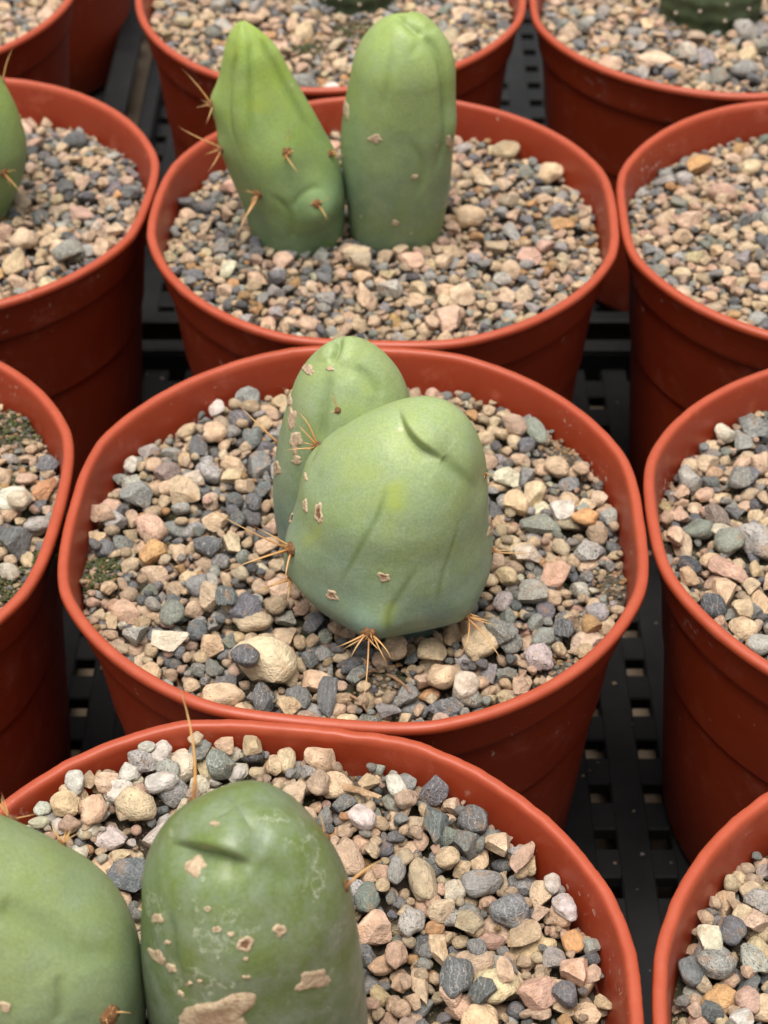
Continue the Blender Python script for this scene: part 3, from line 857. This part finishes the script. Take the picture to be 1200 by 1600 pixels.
# ---- the stem cut by the left edge
zl = ZL['backl']
b1 = on_level(-55, 318, zl)
CAC_BASES['backl'] += [(b1.x, b1.y, 0.0145)]
c = new_cactus('pale green spiny stem cut by the left edge of the photo, standing in gravel', b1)
s = Stem(b1, [(-125, 14, 318), (-135, 30, 280), (-140, 38, 235), (-130, 22, 170), (-112, -4, 118)], cap=1.1, n=110, m=140, base_r=0.0145)
s.ribs(4, 0.0008, 0.3)
s.build(M_C_BACK, c)
areole(s, c, 6, 270, [(36, 306, 0.6), (26, 266)], fan=5, size=0.0014)
areole(s, c, 2, 345, [(22, 358), (12, 330)], fan=4, size=0.0012)
areole(s, c, 8, 125, [(22, 72, 0.1)], fan=1, size=0.0009)

# ---- the dark dotted cacti at the top edge
def dotted_cactus(px, py, rad, key, label, tall):
    zl = ZL[key]
    b = on_level(px, py, zl)
    CAC_BASES[key].append((b.x, b.y, rad * 0.93))
    root = new_cactus(label, b)
    n, m = 40, 130
    t = np.linspace(-0.25, 1, n); th = np.linspace(0, 2 * np.pi, m, endpoint=False)
    z = t * tall
    r = rad * np.sqrt(np.clip(1 - np.clip(t, 0, 1) ** 2.6, 0, 1)) * np.where(t < 0, 0.93, 0.93 + 0.07 * np.sin(np.clip(t, 0, 1) * 3.1))
    rr = r[:, None] * (1 + 0.05 * np.cos(13 * th)[None, :] + 0.02 * np.sin(z * 900)[:, None])
    V = np.stack([rr * np.cos(th), rr * np.sin(th), np.repeat(z[:, None], m, 1)], -1).reshape(-1, 3)
    body = link('body', mesh_np('body', V, grid_faces(n, m)), M_C_DARK, root)
    bm = bmesh.new(); bmesh.ops.create_icosphere(bm, subdivisions=2, radius=0.0008)
    wm = bpy.data.meshes.new('areole'); bm.to_mesh(wm); bm.free()
    for k in range(13):
        for q in range(5):
            tt = 0.08 + q * 0.2 + (0.1 if k % 2 else 0)
            if tt > 0.95: continue
            a = 2 * math.pi * k / 13
            rq = rad * math.sqrt(max(0, 1 - tt ** 2.6)) * 1.02
            link('areole', wm, M_WOOL, root, (rq * math.cos(a), rq * math.sin(a), tt * tall))
dotted_cactus(1110, 6, 0.021, 'farr', 'dark green cactus with pale woolly dots at the top edge, right side', 0.034)
dotted_cactus(555, -14, 0.016, 'far', 'dark olive cactus barely in view at the top edge, centre', 0.020)

# ------------------------------------------------------------------ pebbles
def rock_shape(seed, sub):
    rg = np.random.default_rng(seed)
    bm = bmesh.new(); bmesh.ops.create_icosphere(bm, subdivisions=sub, radius=1.0)
    V = np.array([v.co for v in bm.verts]); F = np.array([[v.index for v in f.verts] for f in bm.faces]); bm.free()
    lumpy = seed % 3 == 0
    # broken faces: press the ball against random planes
    for _ in range(rg.integers(4, 7) if lumpy else rg.integers(8, 13)):
        n = rg.normal(0, 1, 3); n /= np.linalg.norm(n)
        d = rg.uniform(0.70, 0.95) if lumpy else rg.uniform(0.42, 0.78)
        t = V @ n - d
        V = V - np.where(t > 0, t * (0.97 if lumpy else 1.0), 0)[:, None] * n
    for f, a in (((2.6, 0.13), (5.5, 0.075), (9.0, 0.03)) if lumpy else ((2.2, 0.05), (5.0, 0.020), (9.0, 0.008))):
        k = 0
        for _ in range(6):
            w = rg.normal(0, 1, 3); w *= f / np.linalg.norm(w); k = k + np.sin(V @ w + rg.uniform(0, 6.28))
        V = V * (1 + a * k / 2.4)[:, None]
    V = V - V.mean(0); V /= np.abs(V).max(0)
    return V.astype(np.float32), F

NSHAPE = 36
SH3 = [rock_shape(100 + i, 3) for i in range(NSHAPE)]
SH2 = [rock_shape(100 + i, 2) for i in range(NSHAPE)]
SH1 = [rock_shape(100 + i, 1) for i in range(NSHAPE)]
PEB_ME = []
for i in range(NSHAPE):
    me = mesh_np('pebble', *SH3[i]); me.materials.append(M_STONE); PEB_ME.append(me)
    if (100 + i) % 3: me.set_sharp_from_angle(angle=R(27))      # crushed stone keeps its broken edges

TONES = {   # linear base colour, how speckled
 'cream':  ((0.72, 0.520, 0.345), 0.15), 'ivory': ((0.70, 0.62, 0.47), 0.05), 'tan': ((0.54, 0.395, 0.265), 0.35),
 'slate':  ((0.165, 0.166, 0.170), 0.50), 'grey': ((0.285, 0.275, 0.255), 0.65), 'light': ((0.43, 0.405, 0.365), 0.80),
 'pink':   ((0.63, 0.42, 0.30), 0.15), 'orange': ((0.54, 0.31, 0.140), 0.25), 'white': ((0.76, 0.70, 0.62), 0.05),
 'green':  ((0.240, 0.245, 0.205), 0.40), 'mauve': ((0.30, 0.225, 0.205), 0.35), 'dark': ((0.085, 0.087, 0.095), 0.35)}
MIXES = {'std': [('cream', .40), ('tan', .15), ('slate', .11), ('grey', .11), ('light', .10), ('pink', .05), ('orange', .03), ('green', .03), ('dark', .01), ('ivory', .02)],
         'warm': [('cream', .42), ('tan', .12), ('slate', .09), ('grey', .12), ('light', .08), ('pink', .08), ('orange', .035), ('green', .03)],
         'pale': [('white', .55), ('cream', .2), ('light', .15), ('tan', .1)]}

def tone(name, rg):
    c, s = TONES[name]
    k = rg.uniform(0.90, 1.34); j = rg.normal(0, 0.035, 3)
    col = np.array(c) * k * (1 + j); col = np.clip(col * min(1.0, 0.76 / col.max()), 0.02, 0.85)
    return (*col, float(np.clip(s * rg.uniform(0.5, 1.5), 0, 1)))

HERO = {   # photo point, half width, half height (px), turn, tone -- stones one can find again in the photo
 'mid': [(260,990,33,17,8,'ivory'),(412,1030,50,34,-12,'tan'),(508,1068,18,36,5,'slate'),(727,1062,20,23,20,'ivory'),(153,795,21,14,-8,'pink'),(240,852,21,20,30,'orange'),
  (215,762,27,20,0,'grey'),(318,612,13,14,0,'white'),(335,672,19,15,0,'cream'),(178,703,11,14,0,'white'),(378,600,20,16,0,'grey'),(233,817,25,20,0,'pink'),(310,684,15,20,0,'slate'),
  (320,842,26,17,20,'slate'),(194,940,24,16,20,'cream'),(346,1075,34,17,0,'cream'),(410,1073,18,24,0,'slate'),(465,1072,20,18,0,'slate'),(385,1044,22,16,10,'slate'),
  (794,733,22,18,0,'ivory'),(810,779,22,20,-20,'cream'),(804,660,19,16,0,'pink'),(840,662,15,24,-15,'green'),(846,810,31,15,15,'green'),(877,787,22,17,20,'white'),(871,723,20,14,10,'cream'),
  (956,790,15,14,0,'light'),(917,850,22,17,0,'light'),(871,887,29,19,-15,'pink'),(833,917,28,18,-25,'grey'),(852,985,23,14,-25,'green'),(883,967,16,24,15,'slate'),(844,1017,24,19,0,'light'),
  (779,987,22,20,-30,'grey'),(919,771,17,12,10,'cream'),(925,967,16,14,0,'orange'),(935,940,18,13,0,'light'),(825,858,22,14,-10,'ivory'),(792,890,17,16,0,'cream'),(917,800,24,14,0,'orange'),
  (385,945,24,22,0,'slate'),(310,905,20,18,0,'grey'),(270,955,20,18,0,'green'),(355,930,18,22,0,'slate'),(415,995,18,14,0,'cream'),(285,765,26,22,0,'tan'),(300,735,18,13,0,'ivory'),(262,735,22,16,0,'mauve')],
 'front': [(872,1372,13,15,0,'white'),(895,1410,17,20,-20,'white'),(902,1504,25,22,0,'pink'),(837,1541,35,23,-10,'pink'),(661,1379,23,33,-12,'tan'),(688,1474,17,29,-8,'cream'),(683,1300,20,27,0,'slate'),
  (740,1290,23,21,0,'slate'),(780,1319,22,19,0,'cream'),(731,1322,22,18,0,'green'),(799,1420,31,22,-20,'slate'),(658,1528,15,30,-5,'cream'),(618,1233,15,21,-20,'white'),(731,1441,25,17,10,'tan'),
  (642,1438,22,21,0,'light'),(710,1387,19,17,0,'ivory'),(788,1498,25,13,0,'light'),(886,1550,23,18,0,'slate'),(756,1550,23,21,20,'slate'),(712,1526,28,28,0,'slate'),(788,1525,14,21,0,'cream'),
  (815,1344,15,27,35,'tan'),(566,1287,20,20,-30,'white'),(117,1248,16,17,0,'white'),(205,1233,18,14,0,'white'),(192,1265,21,17,15,'white'),(217,1282,33,22,25,'tan'),(255,1252,27,14,-12,'white'),
  (255,1197,18,17,0,'white'),(150,1290,20,24,0,'pink'),(107,1282,25,17,0,'cream'),(167,1252,22,18,0,'tan'),(225,1217,29,16,-12,'light'),(265,1228,20,14,20,'light'),(232,1195,14,8,0,'white'),
  (65,1275,14,10,0,'white'),(315,1190,21,14,-10,'grey'),(305,1165,13,12,0,'cream'),(447,1165,13,16,0,'cream'),(448,1200,15,19,0,'cream'),(397,1170,15,14,0,'cream'),(505,1180,24,18,-30,'cream'),
  (500,1242,20,20,0,'pink'),(345,1215,24,18,0,'grey'),(700,1345,20,16,0,'tan'),(620,1365,14,22,10,'grey'),(592,1365,15,14,0,'pink'),(745,1480,16,13,0,'grey'),(690,1420,22,16,0,'cream'),(560,1245,12,12,0,'tan')],
 'frontr': [(1097,1460,21,28,0,'ivory'),(1146,1447,23,21,-20,'slate'),(1121,1498,31,22,-15,'grey'),(1173,1550,22,18,20,'pink'),(1159,1582,20,16,0,'white'),(1070,1503,20,20,0,'slate'),(1180,1490,20,26,0,'light'),(1165,1420,18,16,0,'cream')],
 'midr': [(1117,929,21,21,0,'dark'),(1121,787,23,17,0,'mauve'),(1096,808,27,16,0,'green'),(1183,833,30,26,0,'grey'),(1142,833,24,20,0,'green'),(1060,825,16,17,0,'cream'),(1081,727,23,18,0,'light'),
  (1158,729,20,18,0,'grey'),(1133,656,18,12,0,'ivory'),(1108,704,18,14,0,'cream'),(1142,873,34,17,20,'pink'),(1160,937,18,16,0,'cream'),(1078,880,17,14,0,'cream')],
 'midl': [(22,835,26,22,0,'slate'),(20,770,26,18,0,'white'),(75,705,20,15,0,'slate'),(10,880,18,13,0,'ivory'),(80,745,15,22,20,'orange'),(28,780,18,13,0,'ivory')],
 'back': [(612,440,22,16,0,'light'),(735,330,24,16,0,'cream'),(560,400,20,16,0,'tan'),(870,250,22,15,0,'cream'),(430,420,18,14,0,'slate'),(800,215,24,14,0,'tan'),(640,395,22,14,0,'pink'),(505,455,18,12,0,'grey'),(880,330,20,12,0,'orange')],
 'farr': [(1075,68,19,13,0,'ivory'),(1020,82,34,12,0,'cream'),(1105,75,14,22,0,'grey'),(1165,35,20,16,0,'light')],
 'far': [(520,128,16,14,0,'white'),(475,115,20,15,0,'grey')],
 'backl': [(105,385,26,16,0,'green'),(125,265,13,15,0,'pink'),(35,365,22,16,0,'tan')],
 'backr': [(1080,330,20,14,0,'cream'),(1130,285,22,15,0,'pink')],
}
FINE = {   # patches of grit and dark soil between the stones: photo point, radius (m)
 'mid': [(160, 885, 0.0085), (905, 705, 0.0085), (878, 690, 0.006), (965, 905, 0.0075), (880, 1040, 0.0075), (600, 1050, 0.007)],
 'midl': [(25, 655, 0.011), (30, 905, 0.010), (75, 860, 0.006)],
 'front': [(560, 1210, 0.004), (590, 1260, 0.004)],
 'far': [(560, 40, 0.012), (480, 70, 0.008)],
 'farr': [(1060, 30, 0.008)]}

def euler_q(yaw, ax, ay):
    return Quaternion((0, 0, 1), yaw) @ Quaternion((1, 0, 0), ax) @ Quaternion((0, 1, 0), ay)

GRAVEL_LABEL = {
 'mid': 'mixed beige and slate pebbles around the cactus in focus, dark soil showing at the rim',
 'back': 'mixed pebbles around the two tall upright stems in the pot behind',
 'backl': 'mixed pebbles in the pot at the left edge beside the cut spiny stem',
 'backr': 'mixed pebbles without a plant in view, in the right-edge pot beside the two-stemmed cactus',
 'midl': 'mossy pebbles in the pot cut by the left edge, beside the middle pot',
 'midr': 'grey and cream pebbles in the pot cut by the right edge, beside the middle pot',
 'front': 'coarse pebbles in the front pot, white ones heaped by its left rim',
 'frontr': 'pebbles in the bottom right corner pot',
 'far': 'blurred pebbles with orange grit in the top centre pot',
 'farr': 'blurred pebbles below the dark dotted cactus in the top right pot',
 'farl': 'small blurred area of pebbles in the top left corner pot'}

def fill_pot(key, idx):
    rg = np.random.default_rng(500 + idx)
    (cx, cy), _ = POTS[key]; cx *= D; cy *= D
    zl = ZL[key]
    shf = pot_radius_shift(key)
    root = link('gravel', None, loc=(cx, cy, zl))
    tag(root, GRAVEL_LABEL[key], 'gravel', 'gravel filling the pots')
    g = 0.0005; half = 0.078; n = int(2 * half / g)
    xs = (np.arange(n) + 0.5) * g - half
    XX, YY = np.meshgrid(xs, xs, indexing='ij')
    RR = np.hypot(XX, YY); PHI = np.arctan2(YY, XX)
    rin_tab = 0.0752 + shf(np.linspace(-np.pi, np.pi, 361)) * 0.85
    def rin(x, y): return np.interp(np.arctan2(y, x), np.linspace(-np.pi, np.pi, 361), rin_tab)
    RI = np.interp(PHI, np.linspace(-np.pi, np.pi, 361), rin_tab)
    # the bed: gently mounded, uneven
    w = [rg.normal(0, 1, 2) * 45 for _ in range(5)]; p0 = rg.uniform(0, 6.28, 5)
    und = sum(np.sin(XX * a[0] + YY * a[1] + b) for a, b in zip(w, p0)) / 5
    bed = -0.0068 + 0.0015 * und + 0.0006 * (1 - (RR / 0.075) ** 2)
    if key == 'front': bed = bed - 0.045 * XX + 0.090 * YY
    fines = []
    for (px, py, fr) in FINE.get(key, ()):
        q = on_level(px, py, zl); fines.append((q.x - cx, q.y - cy, fr))
    fm = np.zeros_like(bed)
    for (fx, fy, fr) in fines: fm = np.maximum(fm, np.exp(-(np.hypot(XX - fx, YY - fy) / fr) ** 4))
    bed = bed * (1 - fm) + fm * (-0.0026)
    blocked = RR > RI
    for (bx, by, br) in CAC_BASES[key]: blocked |= np.hypot(XX - (bx - cx), YY - (by - cy)) < br
    Hm = bed.copy(); Id = -np.ones((n, n), int)
    Hm[blocked & (RR < 0.07)] = 0.05
    items = []
    def settle(x, y, a, b, c_, yaw, soft):
        k = int(max(a, b) / g) + 1
        i0, j0 = int((x + half) / g), int((y + half) / g)
        sl = (slice(max(0, i0 - k), min(n, i0 + k + 1)), slice(max(0, j0 - k), min(n, j0 + k + 1)))
        dx, dy = XX[sl] - x, YY[sl] - y
        cu, su = math.cos(yaw), math.sin(yaw)
        q = ((dx * cu + dy * su) / a) ** 2 + ((-dx * su + dy * cu) / b) ** 2
        ins = q < 1
        if not ins.any(): return None
        dome = c_ * np.sqrt(np.clip(1 - q, 0, 1))
        need = (Hm[sl] + dome * 0.9)[ins]
        zc = np.quantile(need, soft)
        return zc, sl, ins, dome
    def put(x, y, a, b, c_, yaw, res, col, spec=False):
        zc, sl, ins, dome = res
        top = np.where(ins, zc + dome, -1)
        up = top > Hm[sl]
        Hm[sl] = np.where(up, top, Hm[sl])
        sub = Id[sl]; sub[up] = len(items); Id[sl] = sub
        items.append([x, y, zc, a, b, c_, yaw, col, spec])
    names = MIXES['std' if key in ('mid', 'back', 'midl', 'midr', 'backl') else 'warm']
    tn = [a for a, _ in names]; tp = np.array([b for _, b in names]); tp /= tp.sum()
    med = {'front': 0.00222, 'frontr': 0.00225, 'mid': 0.00212}.get(key, 0.00196)
    N_ = 2400
    heroes = []
    for (px, py, hw, hh, ang, tn_) in HERO.get(key, ()):
        q = on_level(px, py, zl + 0.002); s = depth_of(q) / FPX
        heroes.append((q.x - cx, q.y - cy, hw * s, hh * s / 0.78, R(ang), tn_))
    for it in range(N_):
        late = it > N_ * 0.62
        a = float(np.clip(rg.lognormal(math.log(med), 0.36), 0.0012, 0.0052)) * (0.62 if late else 1)
        best = None
        for _ in range(14 if not late else 9):
            rr = 0.0755 * math.sqrt(rg.random()); ph = rg.uniform(0, 6.283)
            x, y = rr * math.cos(ph), rr * math.sin(ph)
            lim = rin(x, y)
            f = max([math.exp(-(math.hypot(x - fx, y - fy) / fr) ** 4) for fx, fy, fr in fines] + [0])
            k = 1 - 0.66 * f
            aa = a * k; bb = aa * rg.uniform(0.66, 1.0); cc = bb * rg.uniform(0.62, 0.95)
            if f > 0.5 and rg.random() < 0.93: continue
            if math.hypot(x, y) > lim - aa * 0.9: continue
            if any(math.hypot(x - (bx - cx), y - (by - cy)) < br + aa * 0.55 for bx, by, br in CAC_BASES[key]): continue
            yaw = rg.uniform(0, 3.14)
            r = settle(x, y, aa, bb, cc, yaw, 0.86)
            if r is None: continue
            sc_ = r[0] - bed[int((x + half) / g), int((y + half) / g)]
            if best is None or sc_ < bscore: best, bscore = (r, x, y, aa, bb, cc, yaw), sc_
        if best is None: continue
        r, x, y, aa, bb, cc, yaw = best
        if r[0] + cc > bed[int((x + half) / g), int((y + half) / g)] + 0.0120: continue
        nm = tn[rg.choice(len(tn), p=tp)]
        if key == 'front' and x < -0.005 and y > 0.035 and rg.random() < 0.6: nm = ['cream', 'ivory', 'white'][rg.integers(3)]
        put(x, y, aa, bb, cc, yaw, r, tone(nm, rg))
    for (x, y, a, b, yaw, nm) in heroes:
        lim = rin(x, y); rr = math.hypot(x, y)
        if rr > lim - max(a, b) * 0.95:
            k = (lim - max(a, b) * 0.95) / rr; x, y = x * k, y * k
        c_ = min(a, b) * 0.80
        r = settle(x, y, a, b, c_, -yaw, 0.45)
        if r: put(x, y, a, b, c_, -yaw, r, tone(nm, rg), True)
    # what is left in sight
    vis = np.bincount(Id[Id >= 0], minlength=len(items))
    keep = [i for i in range(len(items)) if vis[i] > 2 or items[i][8]]
    def seen(i):
        p = Vector((cx + items[i][0], cy + items[i][1], zl)); u, v = project(p)
        return -25 < u < 1225 and -25 < v < 1625
    insight = [i for i in keep if seen(i)]
    insight.sort(key=lambda i: -(vis[i] + (500 if items[i][8] else 0)) / depth_of(Vector((cx + items[i][0], cy + items[i][1], zl))) ** 2)
    parts = set(insight[:300])
    # soil under the stones
    m_ = 72; rs = np.linspace(0, 1, 50); th = np.linspace(0, 2 * np.pi, m_, endpoint=False)
    sx = rs[:, None] * np.cos(th) * 0.0742; sy = rs[:, None] * np.sin(th) * 0.0742
    ii = np.clip(((sx + half) / g).astype(int), 0, n - 1); jj = np.clip(((sy + half) / g).astype(int), 0, n - 1)
    sz = bed[ii, jj] + rg.normal(0, 0.00035, sx.shape)
    link('soil', mesh_np('soil', np.stack([sx, sy, sz], -1).reshape(-1, 3), grid_faces(50, m_)), M_SOIL, root)
    near = key in ('mid', 'front', 'frontr', 'midr', 'midl', 'back')
    LV, LF, LC, LG, off = [], [], [], [], 0
    for i in keep:
        x, y, z, a, b, c_, yaw, col, spec = items[i]
        tilt = 0.12 if spec else 0.30
        q = euler_q(yaw, rg.normal(0, tilt), rg.normal(0, tilt))
        k = int(rg.integers(NSHAPE))
        if spec and col[2] > 0.40 and key == 'front': k = (k // 3) * 3 + 2          # pale ones are knobbly lime
        sc = (a * 1.06, b * 1.06, c_ * 1.06)
        if i in parts:
            o = bpy.data.objects.new('pebble', PEB_ME[k])
            COL.objects.link(o); o.parent = root
            o.rotation_mode = 'QUATERNION'; o.rotation_quaternion = q
            o.location = (x, y, z); o.scale = sc; o.color = col
        else:
            V, F = (SH2 if near and i in insight else SH1)[k]
            Rm = np.array(q.to_matrix())
            W = (V * np.array(sc)) @ Rm.T + np.array([x, y, z])
            LV.append(W); LF.append(F + off); off += len(V)
            LC.append(np.tile(np.array(col, np.float32), (len(V), 1)))
            LG.append(V + rg.uniform(0, 90, 3))
    # grit in the bare patches
    for (fx, fy, fr) in fines:
        for _ in range(int(130 * (fr / 0.008) ** 2)):
            ra = fr * 1.15 * math.sqrt(rg.random()); ph = rg.uniform(0, 6.28)
            x, y = fx + ra * math.cos(ph), fy + ra * math.sin(ph)
            if math.hypot(x, y) > rin(x, y) - 0.001: continue
            a = rg.uniform(0.0003, 0.00095)
            i0, j0 = int((x + half) / g), int((y + half) / g)
            if blocked[i0, j0]: continue
            V, F = SH1[int(rg.integers(NSHAPE))]
            W = V * np.array([a, a * .8, a * .7]) + np.array([x, y, min(Hm[i0, j0], bed[i0, j0] + 0.0012) + a * 0.2])
            LV.append(W); LF.append(F + off); off += len(V)
            nm = ['cream', 'tan', 'orange', 'grey'][rg.integers(4)]
            LC.append(np.tile(np.array(tone(nm, rg), np.float32), (len(V), 1))); LG.append(V + rg.uniform(0, 90, 3))
    if LV:
        me = mesh_np('small_pebbles', np.concatenate(LV), np.concatenate(LF))
        at = me.attributes.new('tint', 'FLOAT_COLOR', 'POINT'); at.data.foreach_set('color', np.concatenate(LC).astype(np.float32).ravel())
        at = me.attributes.new('grain', 'FLOAT_VECTOR', 'POINT'); at.data.foreach_set('vector', np.concatenate(LG).astype(np.float32).ravel())
        tag(link('small_pebbles', me, M_LOOSE, root), kind='stuff')
    # moss on the bare patches
    if key in ('mid', 'midl', 'far'):
        MV, MF, mo = [], [], 0
        for q_, (fx, fy, fr) in enumerate(fines):
            if key == 'mid' and q_ not in (0,): continue
            for _ in range(240):
                ra = fr * 0.95 * math.sqrt(rg.random()); ph = rg.uniform(0, 6.28)
                x, y = fx + ra * math.cos(ph), fy + ra * math.sin(ph)
                if math.hypot(x, y) > rin(x, y) - 0.001: continue
                i0, j0 = int((x + half) / g), int((y + half) / g)
                if blocked[i0, j0]: continue
                a = rg.uniform(0.0003, 0.0008)
                V, F = SH1[int(rg.integers(NSHAPE))]
                MV.append(V * np.array([a, a, a * 1.1]) + np.array([x, y, bed[i0, j0] + rg.uniform(0, 0.0008)])); MF.append(F + mo); mo += len(V)
        if MV: tag(link('moss', mesh_np('moss', np.concatenate(MV), np.concatenate(MF)), M_MOSS, root), kind='stuff')
    return Hm, g, half, cx, cy, zl

BEDS = {}
for idx, key in enumerate(LEVEL):
    BEDS[key] = fill_pot(key, idx)

# ------------------------------------------------------------------ small litter
def top_at(key, p):
    Hm, g, half, cx, cy, zl = BEDS[key]
    i, j = int((p.x - cx + half) / g), int((p.y - cy + half) / g)
    return zl + Hm[i, j]
rg = np.random.default_rng(77)
p = on_level(562, 1243, ZL['front'] + 0.003); p.z = top_at('front', p) + 0.001
V, F = cone_tube((-0.0045, 0.0018, 0), (0.0048, -0.0020, 0.0008), 0.0011, 0.0006, (0, 0, 0.0006), 8, 12)
V = V * np.array([1, 1, 0.6]) + rg.normal(0, 0.00012, V.shape)
tag(link('bark_chip', mesh_np('bark_chip', V, F, False), M_BARK, loc=p), 'thin brown bark chip lying on the pebbles behind the front scarred stem', 'bark chip')
roots = []
for k, (a, b) in enumerate((((588, 1030), (612, 1070)), ((560, 1062), (590, 1040)), ((605, 1045), (640, 1085)), ((548, 1090), (575, 1105)))):
    pa, pb = on_level(*a, ZL['mid']), on_level(*b, ZL['mid'])
    pa.z = top_at('mid', pa) + 0.0005; pb.z = top_at('mid', pb) + 0.0005
    V, F = cone_tube((0, 0, 0), pb - pa, 0.00045, 0.0002, rg.normal(0, 0.0008, 3), 6, 10)
    o = link('dry_root', mesh_np('dry_root', V + rg.normal(0, 0.00008, V.shape), F), M_ROOT, loc=pa)
    tag(o, ('thin dry brown root nearest the front lobe of the cactus in focus', 'dry root lying left of the others in front of the middle cactus', 'dry root lying right of the others in front of the middle cactus', 'dry root nearest the front rim of the middle pot')[k], 'root', 'dry roots in front of the middle cactus')

GV, GF, GC, GG, go = [], [], [], [], 0
for _ in range(520):
    x, y = rg.uniform(-0.20, 0.20), rg.uniform(0.26, 0.60)
    if min(math.hypot(x - a[0] * D, y - a[1] * D) for a, _h in POTS.values()) < 0.066: continue
    a = float(np.clip(rg.lognormal(math.log(0.0006), 0.6), 0.0003, 0.0021))
    V, F = SH2[int(rg.integers(NSHAPE))]
    GV.append(V * np.array([a, a * 0.8, a * 0.7]) + np.array([x, y, FLOOR + a * 0.6])); GF.append(F + go); go += len(V)
    GC.append(np.tile(np.array(tone(['cream', 'tan', 'light', 'slate'][rg.integers(4)], rg), np.float32), (len(V), 1))); GG.append(V + rg.uniform(0, 90, 3))
    # grains over a hole have dropped through to the bench
    fx, fy = (x - (hole.x - 0.00835)) / 0.0167, (y - (hole.y - 0.0091)) / 0.0182
    if 0.30 < fx % 1 < 0.70 and 0.28 < fy % 1 < 0.72: GV[-1][:, 2] -= FLOOR
me = mesh_np('spilled_grit', np.concatenate(GV), np.concatenate(GF))
at = me.attributes.new('tint', 'FLOAT_COLOR', 'POINT'); at.data.foreach_set('color', np.concatenate(GC).astype(np.float32).ravel())
at = me.attributes.new('grain', 'FLOAT_VECTOR', 'POINT'); at.data.foreach_set('vector', np.concatenate(GG).astype(np.float32).ravel())
tag(link('spilled_grit', me, M_LOOSE), 'scattered grains of grit spilled on the black tray between the pots', 'grit', kind='stuff')
